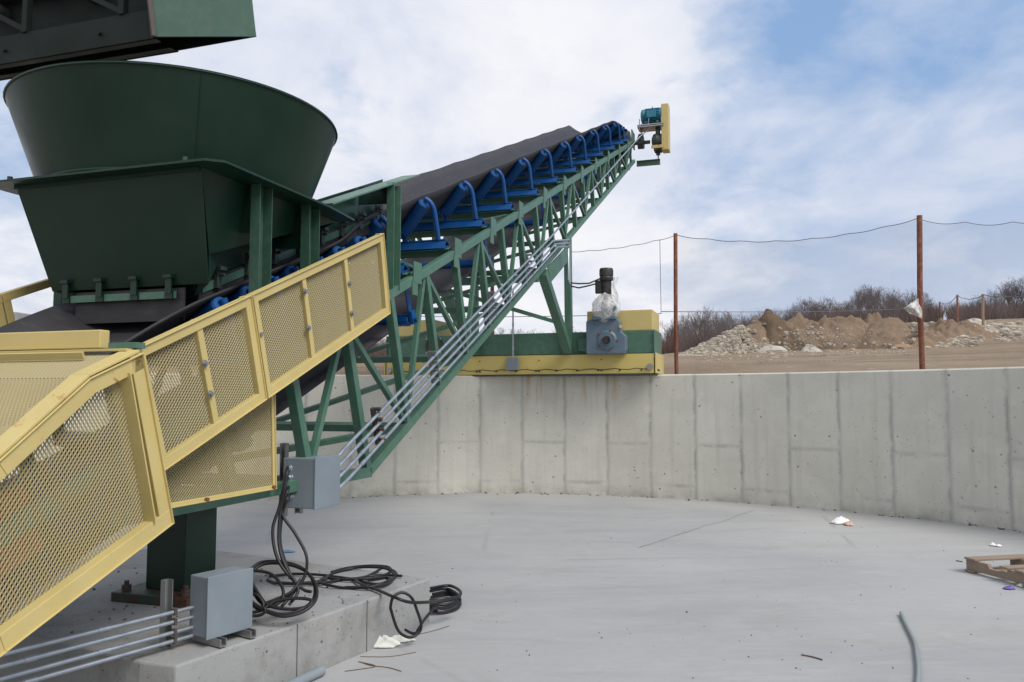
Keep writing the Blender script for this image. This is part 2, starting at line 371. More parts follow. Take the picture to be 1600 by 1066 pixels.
# ------------------------------------------------------------------ the setting: pad, wall, ground
PC = V((-1.2, 4.8))
def wr(azd):                                    # wall inner radius by azimuth (deg, from +Y clockwise)
    tb = [(-180, 8.08), (-10, 8.08), (-2, 8.25), (4, 8.48), (10, 8.55), (180, 8.55)]
    for (a0, r0), (a1, r1) in zip(tb[:-1], tb[1:]):
        if a0 <= azd <= a1:
            k = (azd - a0) / (a1 - a0); k = k * k * (3 - 2 * k); return r0 + (r1 - r0) * k
def pc(azd, r): return V((PC.x + r * math.sin(R(azd)), PC.y + r * math.cos(R(azd))))
WTOP = 2.02
mb = MB(); vs = []; fs = []
NA = 180; rr = [0] + [i * .5 for i in range(1, 16)] + [None]
for i in range(NA):
    az = -180 + 360 * i / NA
    for r in rr[1:]:
        q = pc(az, r if r else wr(az) + .12); vs.append((q.x, q.y, fz(q.x, q.y)))
m_ = len(rr) - 1
for i in range(NA):
    j = (i + 1) % NA
    for k in range(m_ - 1): fs.append((i * m_ + k, j * m_ + k, j * m_ + k + 1, i * m_ + k + 1))
vs.append((PC.x, PC.y, fz(PC.x, PC.y)))
for i in range(NA): fs.append((len(vs) - 1, i * m_, ((i + 1) % NA) * m_))
mb.add(vs, fs, True); struct(obj('floor', mb, M['floor']))
# wall: arc with UV (arc length, height)
AZ0, AZ1, N = -128, 128, 257
prof = []
me = bpy.data.meshes.new('concrete_wall'); vs = []; uvs = []; TH_ = .30; arc = 0; prev = None
cols = []
for i in range(N):
    az = AZ0 + (AZ1 - AZ0) * i / (N - 1); r = wr(az); q = pc(az, r)
    if prev is not None: arc += (q - prev).length
    prev = q; cols.append((az, r, arc))
a0 = [c[2] for c in cols if abs(c[0]) < .6][0]
prof = lambda r, zf: [(r, zf - .15), (r, .5), (r, 1.2), (r, WTOP - .02), (r + .02, WTOP), (r + TH_ - .02, WTOP), (r + TH_, WTOP - .02), (r + TH_, .2)]
K = 8; faces = []
for az, r, s_ in cols:
    q = pc(az, r); zf = fz(q.x, q.y)
    for k, (rad, z) in enumerate(prof(r, zf)):
        p = pc(az, rad); vs.append((p.x, p.y, z))
        uvs.append((s_ - a0, z if k < 5 else WTOP + (rad - r)))
for i in range(N - 1):
    for k in range(K - 1): faces.append((i * K + k, (i + 1) * K + k, (i + 1) * K + k + 1, i * K + k + 1))
faces.append(tuple(range(K))); faces.append(tuple((N - 1) * K + k for k in range(K - 1, -1, -1)))
me.from_pydata(vs, [], faces); ul = me.uv_layers.new(name='uv')
for lp in me.loops: ul.data[lp.index].uv = uvs[lp.vertex_index]
me.materials.append(M['wall']); me.update()
import bmesh
bm = bmesh.new(); bm.from_mesh(me); bmesh.ops.recalc_face_normals(bm, faces=bm.faces); bm.to_mesh(me); bm.free()
wo = bpy.data.objects.new('concrete_wall', me); COL.objects.link(wo)
tag(wo, 'curved grey poured concrete retaining wall with vertical form seams around the pad', 'wall')

def lerp_tab(tb, x):
    if x <= tb[0][0]: return tb[0][1]
    for (a, b), (c, d) in zip(tb[:-1], tb[1:]):
        if x <= c: return b + (d - b) * (x - a) / (c - a)
    return tb[-1][1]
def sst(a, b, x): k = max(0, min(1, (x - a) / (b - a))); return k * k * (3 - 2 * k)
ETB = [(9, .018), (12, .026), (15, .034), (20, .041), (28, .0485), (40, .058), (60, .073), (90, .084), (140, .087), (260, .075), (700, .05)]
def gz(x, y):
    rr_ = math.hypot(x, y); az = math.degrees(math.atan2(x - PC.x, y - PC.y)); a = math.atan2(x, max(y, .01)) if y > 0 else (1.5 if x > 0 else -1.5)
    e = lerp_tab(ETB, rr_); cap = .051 + .037 * sst(.16, .42, a); e = min(e, cap)
    z = EYE + rr_ * e
    d = math.hypot(x - PC.x, y - PC.y) - 8.8
    z = 1.9 + (z - 1.9) * sst(0, 3.0, d)
    z += (noise.noise(V((x * .16, y * .16, 3.3))) * .10 + noise.noise(V((x * .6, y * .6, 1.3))) * .045) * sst(.3, 4, d) * (1 + .01 * rr_)
    back = sst(112, 128, abs(az)); return z * (1 - back) + (-.03) * back
mb = MB(); vs = []; fs = []
rad = [0, .35, .8, 1.4, 2, 2.7, 3.5, 4.5, 5.6, 7, 8.6, 10.5, 12.6, 15, 18, 21.5, 26, 31, 37, 44, 53, 64, 78, 95, 116, 142, 175, 215, 270, 340, 450, 620, 900]
NA2 = 300
for i in range(NA2):
    az = -180 + 360 * i / NA2
    for r in rad:
        q = pc(az, wr(az) + .10 + (.19 if abs(az) < 126 else 0) + r)
        vs.append((q.x, q.y, gz(q.x, q.y)))
m_ = len(rad)
for i in range(NA2):
    j = (i + 1) % NA2
    for k in range(m_ - 1): fs.append((i * m_ + k, j * m_ + k, j * m_ + k + 1, i * m_ + k + 1))
mb.add(vs, fs, True); struct(obj('ground', mb, M['dirt']))

# block wall and bank at the far left behind the pad
b_ = [at(-120, 487, 12.2), at(44, 490, 12.0)]
mb = MB(); c0 = V((b_[0].x - 3, 12.4, 0)); c1 = V((b_[1].x, 12.0, 0)); ht = b_[1].z
mb.beam(V((c0.x, c0.y, 1.4 + (ht - 1.4) / 2)), V((c1.x, c1.y, 1.4 + (ht - 1.4) / 2)), .5, ht - 1.4, Z3)
tag(obj('block_wall', mb, M['plinth'], bevel=.02), 'low grey concrete block wall behind the mesh guard at the far left', 'wall')
def mound(name, mat, cx, cy, rx, ry, h, label, cat, rot=0, seed=0, rough=.18, pw=1.3, kind=None):
    mb = MB(); vs = []; fs = []; n = 60
    base = gz(cx, cy); cr, sr = math.cos(rot), math.sin(rot)
    for i in range(n + 1):
        for j in range(n + 1):
            u = -1.15 + 2.3 * i / n; w = -1.15 + 2.3 * j / n
            d = math.hypot(u, w); x = cx + (u * rx) * cr - (w * ry) * sr; y = cy + (u * rx) * sr + (w * ry) * cr
            k = max(0, 1 - d) ; k = k ** (1 / pw) if k > 0 else 0
            q = V((x * .45, y * .45, seed)); nz = noise.fractal(q, 1.0, 2.0, 5) * rough * 1.5 + noise.fractal(q * 4, .8, 2.0, 5) * rough * .75
            z = gz(x, y) - .06 + (h * k * (1 + nz) + nz * h * .45 * min(1, k * 3)) - (.3 if d > 1.05 else 0)
            vs.append((x, y, z))
    for i in range(n):
        for j in range(n): a = i * (n + 1) + j; fs.append((a, a + n + 1, a + n + 2, a + 1))
    mb.add(vs, fs, True); o = obj(name, mb, mat, origin=(cx, cy, base)); 
    tag(o, label, cat, kind=kind); return o
def gp(px, Y): x = (px - 800) / FPX * Y * .997; return x, Y
x, y = gp(1190, 36); mound('dirt_mound', M['mound_dark'], x + .2, y - .55, 1.75, 2.1, 1.80, 'dark brown pointed soil heap rising out of the pale rubble pile', 'dirt mound', 0, 1.1, .16, 1.0)
x, y = gp(1338, 36); mound('dirt_mound', M['mound'], x, y + .8, 2.6, 2.6, 1.5, 'broad tan soil mound in the middle of the row behind the wall', 'dirt mound', 0, 4.1, .12, 1.7)
x, y = gp(1392, 35); mound('dirt_mound', M['mound'], x, y, 1.9, 2.0, 1.35, 'smooth tan soil mound just left of the tall rusty pole', 'dirt mound', .2, 6.2, .10, 1.5)
x, y = gp(1255, 37); mound('dirt_mound', M['mound'], x, y + .6, 2.6, 2.0, 1.35, 'stony tan soil mound right of the dark brown soil heap', 'dirt mound', 0, 8.4, .22, 1.8)
x, y = gp(1490, 44); mound('dirt_mound', M['mound'], x, y, 2.6, 1.6, .95, 'low rocky tan mound right of the tall rusty pole', 'dirt mound', 0, 9.4, .3, 1.8)
for pxm, hm, sd in ((1228, 1.25, 12.1), (1300, 1.3, 13.7), (1368, 1.28, 15.2), (1425, 1.05, 16.9)):
    x, y = gp(pxm, 36.6); mound('dirt_mound', M['mound'], x, y, 1.9, 1.7, hm, {1228: 'low saddle of soil between the dark heap and the stony mound', 1300: 'rear soil ridge left of the broad tan mound', 1368: 'rear soil ridge between the broad tan mound and the smooth mound', 1425: 'lumpy soil heap just left behind the tall rusty pole'}[pxm], 'dirt mound', 0, sd, .30, 1.7)
x, y = gp(18, 16); mound('dirt_mound', M['mound'], x, y, 5, 2.2, .82, 'tan soil bank behind the block wall at the far left', 'dirt mound', 0, 3.4, .1, 2.2)

def rock(mb, c, r, rnd, mi=0, flat=False):
    ax = rnd.uniform(0, 6.28); sq = (rnd.uniform(.75, 1.3), rnd.uniform(.75, 1.3), rnd.uniform(.55, .9))
    b = len(mb.v); mb.ball((0, 0, 0), r, 7, .22, mi, False, sq, rnd); ca, sa = math.cos(ax), math.sin(ax)
    for i in range(b, len(mb.v)):
        p = mb.v[i]; mb.v[i] = V((c[0] + p.x * ca - p.y * sa, c[1] + p.x * sa + p.y * ca, c[2] + p.z))
rn = random.Random(5); mb = MB()
cx, cy = gp(1150, 34.5)
for k in range(2600):                            # the rubble pile below the dark heap
    px = 1062 + (rn.random() ** .8) * 165; u = (px - 1062) / 130; Yr = 33 + rn.random() * 3.2
    hmax = 1.62 * min(1, max(0.05, u)) if px < 1192 else 1.62 * max(.28, 1 - (px - 1192) / 55)
    w = rn.random(); h = hmax * w; Yq = 33 + w * 2.6 + rn.uniform(-.25, .25)
    x = (px - 800) / FPX * Yq; mz = gz(x, Yq) - .08 + h
    if px > 1160 + 30 * (1 - w) and w > .25 and rn.random() < .96: continue
    rock(mb, (x, Yq, mz), rn.uniform(.05, .125) * (1.25 if rn.random() < .12 else 1), rn)
# soil core under the loose stones
vs = []; fs = []; nx_, ny_ = 40, 16
for i in range(nx_ + 1):
    for j in range(ny_ + 1):
        px = 1056 + 150 * i / nx_; u = (px - 1062) / 130; w = -.25 + 1.5 * j / ny_; Yq = 32.9 + w * 2.6
        hm_ = 1.62 * min(1, max(0.0, u)) if px < 1192 else 1.62 * max(.0, 1 - (px - 1192) / 50)
        x = (px - 800) / FPX * Yq; hh = hm_ * (min(1, max(0, w)) if w < 1 else 1 - (w - 1) * 2)
        vs.append((x, Yq, gz(x, Yq) - .16 + hh))
for i in range(nx_):
    for j in range(ny_): a = i * (ny_ + 1) + j; fs.append((a, a + ny_ + 1, a + ny_ + 2, a + 1))
mb.add(vs, fs, True, 1)
o = obj('rubble_pile', mb, [M['rock'], M['mound']]); tag(o, 'pale heap of broken rock at the left end of the dirt mounds', 'rubble pile', kind='stuff')
mb = MB()
for (px0, px1, y0, y1, n, r0, r1) in [(1195, 1235, 535, 560, 70, .04, .13), (1220, 1300, 535, 556, 60, .04, .10), (1225, 1285, 508, 530, 70, .04, .11), (1425, 1530, 505, 542, 260, .05, .17), (1440, 1480, 520, 545, 60, .08, .2), (1500, 1600, 505, 535, 110, .07, .24), (1085, 1230, 553, 566, 90, .03, .08), (1240, 1440, 512, 556, 420, .015, .05), (1280, 1420, 535, 556, 90, .03, .10), (1060, 1600, 560, 574, 160, .008, .03), (1520, 1600, 510, 525, 150, .08, .22)]:
    for k in range(n):
        px = rn.uniform(px0, px1); py = rn.uniform(y0, y1); r_ = ray(px, py)
        p = None; Yq = 16
        while Yq < 150:
            q = at(px, py, Yq)
            if q.z <= gz(q.x, q.y) + .02: break
            Yq += .5
        zz = gz(q.x, q.y)
        if Yq > 120: continue
        if px < 1440 and Yq > 37:
            Yq = rn.uniform(33.0, 34.8); q = at(px, py, Yq); zz = q.z - .02
        rock(mb, (q.x, q.y, zz), rn.uniform(r0, r1) * (q.y / 35), rn)
o = obj('loose_stones', mb, M['rock']); tag(o, 'loose pale stones strewn over the dirt around the mounds', 'stones', kind='stuff')
for px, py, Yq, r, mat, lab in [(1208, 552, 33.0, .46, 'boulder', 'large pale grey boulder at the foot of the rubble pile'),
        (1268, 553, 32.4, .42, 'boulder', 'whitish boulder lying before the tan mounds'),
        (1372, 541, 34, .36, 'boulder_brown', 'reddish brown boulder on the slope of the smooth mound'),
        (1408, 546, 33, .34, 'boulder_brown', 'flat dark undercut boulder left of the tall rusty pole'),
        (1262, 545, 34.5, .30, 'boulder', 'small tan boulder just above the whitish one'),
        (1296, 555, 31.5, .26, 'boulder_brown', 'small brown slab of rock right of the whitish boulder'),
        (1336, 553, 32, .28, 'boulder_brown', 'low brown rock below the broad tan mound'),
        (1455, 530, 40, .55, 'boulder_brown', 'big tilted slab of rock right beside the tall rusty pole'),
        (1496, 537, 42, .42, 'boulder_brown', 'orange tinted boulder among the rubble right of the tall pole'),
        (1548, 539, 48, .40, 'boulder_brown', 'upright brown rock alone on the dirt at right'),
        (1588, 538, 46, .45, 'boulder_brown', 'dark humped rock near the right edge of the dirt'),
        (1522, 506, 66, .7, 'boulder', 'pale rock crowning the bank between the far posts')]:
    mb = MB(); q = at(px, py, Yq); rnd = random.Random(px)
    mb.ball((0, 0, 0), r, 10, .16, 0, False, (1.25, 1, .68), rnd); 
    zz = q.z
    mb.v = [p + V((q.x, q.y, zz)) for p in mb.v]
    tag(obj('boulder', mb, M[mat], origin=(q.x, q.y, zz - r * .5)), lab, 'boulder')

# ------------------------------------------------------------------ trees
def grow(seed, H):
    rnd = random.Random(seed); tr = MB(); cr = MB()
    def br(p, d, L, r, lev):
        n = 3 if lev < 3 else 2; pts = [p]; q = p; dd = d
        for i in range(n):
            dd = (dd + V((rnd.uniform(-1, 1), rnd.uniform(-1, 1), rnd.uniform(-.3, .7))) * (.10 if lev == 0 else .24)).normalized(); q = q + dd * (L / n); pts.append(q)
        r1 = r * (.62 if lev < 4 else .5); rs = [r + (r1 - r) * i / n for i in range(n + 1)]
        (tr if lev == 0 else cr).tube(pts, rs, 5 if lev == 0 else 3, False)
        if lev >= 5: return
        kids = [4, 3, 3, 3, 3][lev] + (1 if lev < 2 and rnd.random() < .6 else 0)
        for k in range(kids):
            f = rnd.uniform(.35, 1.0) if k else 1.0
            i = min(n - 1, int(f * n)); pos = pts[i].lerp(pts[i + 1], f * n - i) if i < n else pts[-1]
            sp = (.75 if lev == 0 else .85) if k else .25
            a = rnd.uniform(0, 6.28); o = dd.orthogonal().normalized(); o2 = dd.cross(o)
            nd = (dd + (o * math.cos(a) + o2 * math.sin(a)) * sp * rnd.uniform(.6, 1.25) + V((0, 0, .16))).normalized()
            br(pos, nd, L * rnd.uniform(.58, .82) * (1 if lev else .85), max(.012, r1 * rnd.uniform(.6, .85)), lev + 1)
    br(V((0, 0, -.3)), V((rnd.uniform(-.08, .08), 0, 1)).normalized(), H * .40, H * .026, 0)
    return tr, cr
protos = []
for s_ in range(9):
    tr, cr = grow(100 + s_, 6.5)
    mt, mc = [], []
    top = max(p.z for p in cr.v)
    for mbx in (tr, cr):
        for i, p in enumerate(mbx.v): mbx.v[i] = p * (6.5 / top)
    protos.append((tr, cr))
pme = []
for tr, cr in protos:
    pair = []
    for nm, mbx, mt in (('trunk', tr, 'bark'), ('crown', cr, 'twig')):
        me = bpy.data.meshes.new(nm); me.from_pydata([tuple(p) for p in mbx.v], [], mbx.f); me.polygons.foreach_set('use_smooth', mbx.sm); me.materials.append(M[mt]); me.update(); pair.append(me)
    pme.append(pair)
def tree(px, ytop, Yq, i, label, group, wide=1.0):
    q = at(px, ytop, Yq); g = gz(q.x, q.y); h = max(1.5, q.z - g); s_ = h / 6.5
    r_ = empty('bare_tree', (q.x, q.y, g - .05), label, 'tree', group)
    r_.rotation_euler = (0, 0, (px * 1.7) % 6.28); r_.scale = (s_ * wide, s_ * wide, s_)
    for nm, me in zip(('trunk', 'crown'), pme[i % 9]):
        o = bpy.data.objects.new(nm, me); COL.objects.link(o); o.parent = r_
rt = random.Random(11); k = 0
def tops(px, tb): return lerp_tab(tb, px)
T1 = [(880, 506), (960, 503), (1040, 500), (1060, 497), (1100, 486), (1140, 490), (1175, 488), (1200, 488), (1235, 484), (1262, 470), (1280, 466), (1300, 474), (1320, 470), (1345, 452), (1370, 447), (1390, 451), (1410, 464), (1430, 456), (1445, 462), (1460, 490)]
for px in list(range(1042, 1462, 6)):
    y = tops(px, T1) - 10 + abs(rt.gauss(0, 8)); tree(px + rt.uniform(-4, 4), y, rt.uniform(86, 112), k, 'bare leafless tree in the tree line behind the rubble and dirt mounds', 'bare trees behind the dirt mounds', rt.uniform(.8, 1.15)); k += 1
for px in (1262, 1282, 1318, 1345, 1362, 1378, 1398, 1430, 1100, 1180):
    tree(px, tops(px, T1) - 1, 84, k, 'bare leafless tree in the tree line behind the rubble and dirt mounds', 'bare trees behind the dirt mounds', 1.1); k += 1
T2 = [(1475, 497), (1490, 488), (1510, 480), (1530, 463), (1545, 462), (1560, 448), (1580, 434), (1600, 437), (1660, 430)]
for px in list(range(1486, 1690, 6)):
    y = tops(px, T2) - 10 + abs(rt.gauss(0, 8)); tree(px + rt.uniform(-4, 4), y, rt.uniform(84, 100), k, 'bare leafless tree in the right hand thicket beyond the far posts', 'bare trees in the right hand thicket', rt.uniform(.85, 1.2)); k += 1
for px in list(range(480, 1042, 15)):
    tree(px + rt.uniform(-6, 6), 508 + abs(rt.gauss(0, 7)) + (8 if px < 660 else 0), rt.uniform(100, 130), k, 'low bare tree in the distant brush line beyond the wheel carriage', 'low bare trees beyond the carriage', 1.25); k += 1
# low undergrowth as one mass
rb = random.Random(3); mb = MB(); vs = []; fs = []
def twigs(px0, px1, n, ya, yb, Y0, Y1):
    for _ in range(n):
        px = rb.uniform(px0, px1); Yq = rb.uniform(Y0, Y1); x = (px - 800) / FPX * Yq
        g = gz(x, Yq); h = rb.uniform(ya, yb) * (.6 + .8 * abs(noise.noise(V((x * .12, Yq * .1, 0)))))
        w = rb.uniform(.012, .034); lx = rb.uniform(-.5, .5) * h; b = len(vs); a = rb.uniform(0, 3.14); wx, wy = math.cos(a) * w, math.sin(a) * w
        vs.extend([(x - wx, Yq - wy, g - .1), (x + wx, Yq + wy, g - .1), (x + lx, Yq + rb.uniform(-.4, .4), g + h)]); fs.append((b, b + 1, b + 2))
twigs(420, 1060, 26000, 1.2, 3.4, 92, 135)
twigs(1040, 1210, 16000, 1.0, 3.6, 86, 112)
twigs(1210, 1475, 19000, .6, 3.0, 86, 112)
twigs(1485, 1700, 17000, .6, 3.0, 78, 100)
mb.add(vs, fs); o = obj('brush', mb, M['brush'], recalc=False); tag(o, 'red brown leafless undergrowth filling the foot of the tree line', 'undergrowth', kind='stuff')

# ------------------------------------------------------------------ poles and wires
def post(name, px, ytop, ybot, Yq, w, mat, label, group=None, extra=None):
    q = at(px, ybot, Yq); g = gz(q.x, q.y) - .35; tp = at(px, ytop, Yq); mb = MB()
    mb.tube([V((q.x, q.y, g)), V((q.x, q.y, (g + tp.z) / 2)), V((tp.x * .5 + q.x * .5, q.y, tp.z))], w, 12)
    tag(obj(name, mb, mat, origin=(q.x, q.y, g)), label, 'pole', group)
    return V((tp.x * .5 + q.x * .5, q.y, tp.z))
pA = post('steel_pole', 1057, 365, 580, 13.3, .033, M['pole'], 'thin rusty pole directly right of the yellow carriage end')
pB = post('steel_pole', 1441, 337, 573, 12.4, .042, M['pole'], 'tall rusty pole with a torn plastic bag caught on it')
pC = post('steel_pole', 769, 384, 560, 14.6, .036, M['pole'], 'rusty pole seen through the conveyor truss')
f1 = post('fence_post', 1469, 472, 512, 92, .095, M['pole'], 'shortest and farthest of three distant posts on the dirt track', 'distant posts')
f2 = post('fence_post', 1497, 461, 517, 72, .095, M['pole'], 'middle one of three distant posts standing on the dirt track', 'distant posts')
f3 = post('fence_post', 1537, 460, 523, 58, .10, M['pole_tan'], 'tan post in front of the right hand thicket', 'distant posts')
def wire(pts, r, label, sag=None, cat='wire'):
    mb = MB(); mb.tube(pts, r, 5); tag(obj('wire', mb, M['wire'], origin=pts[0]), label, cat)
def cat_(a, b, sag, n=16, scal=0, per=4):
    out = []
    for i in range(n + 1):
        f = i / n; p = a.lerp(b, f); p = p - Z3 * (sag * 4 * f * (1 - f) + scal * abs(math.sin(math.pi * per * f))); out.append(p)
    return out
wire(cat_(pA - Z3 * .02, pB - Z3 * .03, .22, 40, .02, 7), .006, 'sagging wire strung between the tops of the two rusty poles')
wire(cat_(pB - Z3 * .06, at(1660, 342, 11.5), .05, 30, .045, 3), .005, 'scalloped wire running right from the top of the tall pole')
wire(cat_(pA - Z3 * .03, at(886, 393, 13.4), .06, 30, .015, 5), .005, 'wire running left from the thin pole towards the conveyor')
tieA = at(1031, 374, 13.32)
wire(cat_(tieA, at(1033, 490, 13.3), .0, 12), .005, 'string hanging straight down left of the thin rusty pole')
wire(cat_(at(1033, 487, 13.3), at(1470, 478, 40), .1, 30), .007, 'thin wire stretching from the thin pole past the tree tops', None)
wire(cat_(at(560, 492, 17), at(1033, 490, 13.3), .05, 20), .006, 'low thin wire behind the conveyor and the wheel carriage')
wire(cat_(f1, f2, .5, 10), .03, 'wire between the two farthest posts')
wire(cat_(f2, f3, .3, 10, .1, 3), .03, 'wire between the middle far post and the tan post')
wire(cat_(f3, at(1640, 458, 52), .15, 10, .1, 3), .03, 'wire running right from the tan post')
# fine debris netting hung from the wires
def net_mat():
    t = NT('fine_grey_netting'); t.out((.30, .31, .33), .9, 0, .1)
    tr = t.n.new('ShaderNodeBsdfTransparent'); mx = t.n.new('ShaderNodeMixShader'); o = t.n['Material Output']
    n = t.noise(.8, 4, .6); t.L(t.ramp(n, [(.35, .08), (.7, .17)]), mx.inputs[0]); t.L(tr.outputs[0], mx.inputs[1]); t.L(t.b.outputs[0], mx.inputs[2]); t.L(mx.outputs[0], o.inputs['Surface']); return t.m
M['net'] = net_mat()
def net(top, label):
    mb = MB(); n = len(top); m_ = 8; vs = []
    for i, p in enumerate(top):
        g = gz(p.x, p.y) - .1
        for j in range(m_ + 1):
            f = j / m_; vs.append((p.x + .05 * f * math.sin(i * .9), p.y + .12 * math.sin(f * 3.1) * (1 + .4 * math.sin(i * .7)), p.z + (g - p.z) * f))
    mb.add(vs, [(i * (m_ + 1) + j, (i + 1) * (m_ + 1) + j, (i + 1) * (m_ + 1) + j + 1, i * (m_ + 1) + j + 1) for i in range(n - 1) for j in range(m_)], True)
    tag(obj('netting', mb, M['net'], origin=top[0]), label, 'netting')
net(cat_(pA - Z3 * .02 + V((0, .05, 0)), pB - Z3 * .03 + V((0, .05, 0)), .22, 40, .02, 7), 'faint fine netting hung between the two rusty poles')
net(cat_(pB - Z3 * .06 + V((0, .05, 0)), at(1660, 342, 11.55), .05, 30, .045, 3), 'faint fine netting hanging right of the tall rusty pole')
# torn bag on the pole
mb = MB(); vs = []; fs = []; n = 12
for i in range(n + 1):
    for j in range(n + 1):
        u, w = i / n, j / n
        px = 1441 - u * (29 - 10 * w) ; py = 462 + w * (36 - 8 * u) + u * 22 * (1 - w) * .9
        q = at(px, py, 12.34 + .05 * math.sin(u * 6 + w * 4) + .04 * noise.noise(V((u * 4, w * 4, 0))) - .06 * u)
        vs.append(q)
for i in range(n):
    for j in range(n): a = i * (n + 1) + j; fs.append((a, a + n + 1, a + n + 2, a + 1))
mb.add(vs, fs, True); o = obj('plastic_bag', mb, M['film'], origin=at(1440, 470, 12.4)); sm_ = o.modifiers.new('thickness', 'SOLIDIFY'); sm_.thickness = .003
tag(o, 'torn whitish plastic bag flapping from the tall rusty pole', 'plastic bag')

# ------------------------------------------------------------------ plinth and pivot column
E1 = V((.484, .875, 0)).normalized(); E2 = V((-E1.y, E1.x, 0))
A = V((-.60, 5.98, 0)); Bc = V((-1.66, 4.06, 0)); Cc = V((-1.87, 4.125, 0)); Dd = Cc + E2 * 2.6; Ff = A + E2 * 2.85
mb = MB(); mb.prism([p + Z3 * -.06 for p in (A, Bc, Cc, Dd, Ff)], Z3 * .39)
for k in (1,): pass
pl = tag(obj('concrete_plinth', mb, M['plinth'], origin=(-2.2, 5.4, 0), bevel=.012), 'low grey concrete plinth under the green column and the cables', 'plinth')
mb = MB()
for f in (.33, .62): q = A.lerp(Bc, f); mb.box(q + Z3 * .165 - E2 * .002, E1 * .0025, E2 * .004, Z3 * .164)
obj('form_joint', mb, simple('form_joint_shadow_gap', (.16, .16, .155), (.2, .2, .19), 5), pl)
cc = P(-.01, 0.02, .33) + V((.0, .13, 0))
col = empty('support_column', cc, 'square dark green steel column bolted to the concrete plinth', 'column')
mb = MB(); mb.box(cc + Z3 * .33, D3 * .155, S3 * .155, Z3 * .27); obj('column', mb, M['green_hopper'], col, bevel=.006)
mb = MB(); mb.box(cc + Z3 * .03, D3 * .30, S3 * .30, Z3 * .03); obj('base_plate', mb, M['plate'], col, bevel=.005)
mb = MB(); mb.cyl(cc + Z3 * .60, cc + Z3 * .70, .24, 40); obj('slewing_collar', mb, M['dark_cast'], col)
for i, j in ((-1, -1), (-1, 1), (1, -1), (1, 1)):
    b = cc + D3 * .235 * i + S3 * .235 * j + Z3 * .06; mb = MB(); mb.cyl(b, b + Z3 * .04, .032, 6); mb.cyl(b + Z3 * .04, b + Z3 * .065, .016, 10); obj('anchor_bolt', mb, M['clamp'], col)

# ------------------------------------------------------------------ the belt conveyor
con = empty('belt_conveyor', P(0, 0, 1.03), 'long inclined green lattice belt conveyor with black belt, blue rollers and yellow mesh guards', 'conveyor')
HV = .80
T0, T1_ = -2.75, 14.45
for s_ in (1, -1):
    v = HV * s_ - .0375 * s_
    mb = MB(); mb.beam(P(T0, v, ztop(T0) - .042), P(T1_, v, ztop(T1_) - .042), .075, .078, UN); obj('top_chord', mb, M['green'], con, bevel=.006)
    mb = MB(); mb.beam(P(-1.35, v, 1.07), P(1.27, v, 1.07), .075, .08); mb.beam(P(1.235, v, zbot(1.26) + .042), P(T1_, v, zbot(T1_) + .042), .075, .078, UN); obj('bottom_chord', mb, M['green'], con, bevel=.006)
    # web: posts square to the chord, diagonals between
    h = .725; nodes = []
    for k in range(-2, 19):
        tt = .87 + h * k; zt = ztop(tt) - .08; tb = tt; 
        for _ in range(6): dd = zt - (zbot(tb) + .08); tb = tt + dd * .33
        nodes.append((k, tt, zt, tb, zbot(tb) + .08))
    for i, (k, tt, zt, tb, zb) in enumerate(nodes):
        w = .07 if zt - zb > .45 else .05
        if zt - zb > .12:
            mb = MB(); mb.beam(P(tt, v, zt), P(tb, v, zb), w, w, D3); obj('web_post', mb, M['green'], con, bevel=.004)
        if k % 2 == 0:
            for j in (i - 1, i + 1):
                if 0 <= j < len(nodes):
                    _, _, _, tb2, zb2 = nodes[j]
                    if zt - zb2 > .1 and tb2 > -.1 and k > -2:
                        mb = MB(); mb.beam(P(tt + .03 * (j - i), v - .002 * s_, zt), P(tb2, v - .002 * s_, zb2), .045, .045, D3); obj('web_diagonal', mb, M['green'], con, bevel=.003)
# lateral members
for i, (k, tt, zt, tb, zb) in enumerate(nodes):
    if zt - zb < .12: continue
    if k % 2:
        mb = MB(); mb.beam(P(tb, -HV + .075, zb - .04), P(tb, HV - .075, zb - .04), .065, .065, UN); obj('bottom_cross_beam', mb, M['green'], con)
        if i >= 2 and nodes[i - 2][3] > -.3:
            _, _, _, tb2, zb2 = nodes[i - 2]
            mb = MB(); mb.beam(P(tb - .03, HV * .92, zb - .045), P(tb2 + .03, -HV * .92, zb2 - .045), .045, .045, UN); obj('bottom_brace', mb, M['green'], con)
    if i % 2 == 0 and i + 2 < len(nodes) and .5 < tt < 13:
        tt2, zt2 = nodes[i + 2][1], nodes[i + 2][2]
        sgn = 1 if k % 4 == 0 else -1
        mb = MB(); mb.beam(P(tt, -HV * sgn * .92, zt + .05), P(tt2, HV * sgn * .92, zt2 + .05), .04, .012, UN); obj('top_brace', mb, M['green'], con)
# head end post frame
for s_ in (1, -1):
    mb = MB(); v = (HV - .03) * s_; mb.box(P(14.35, v, ztop(14.35) + .02), D3 * .20, S3 * .012, Z3 * .20); obj('head_plate', mb, M['green'], con, bevel=.004)
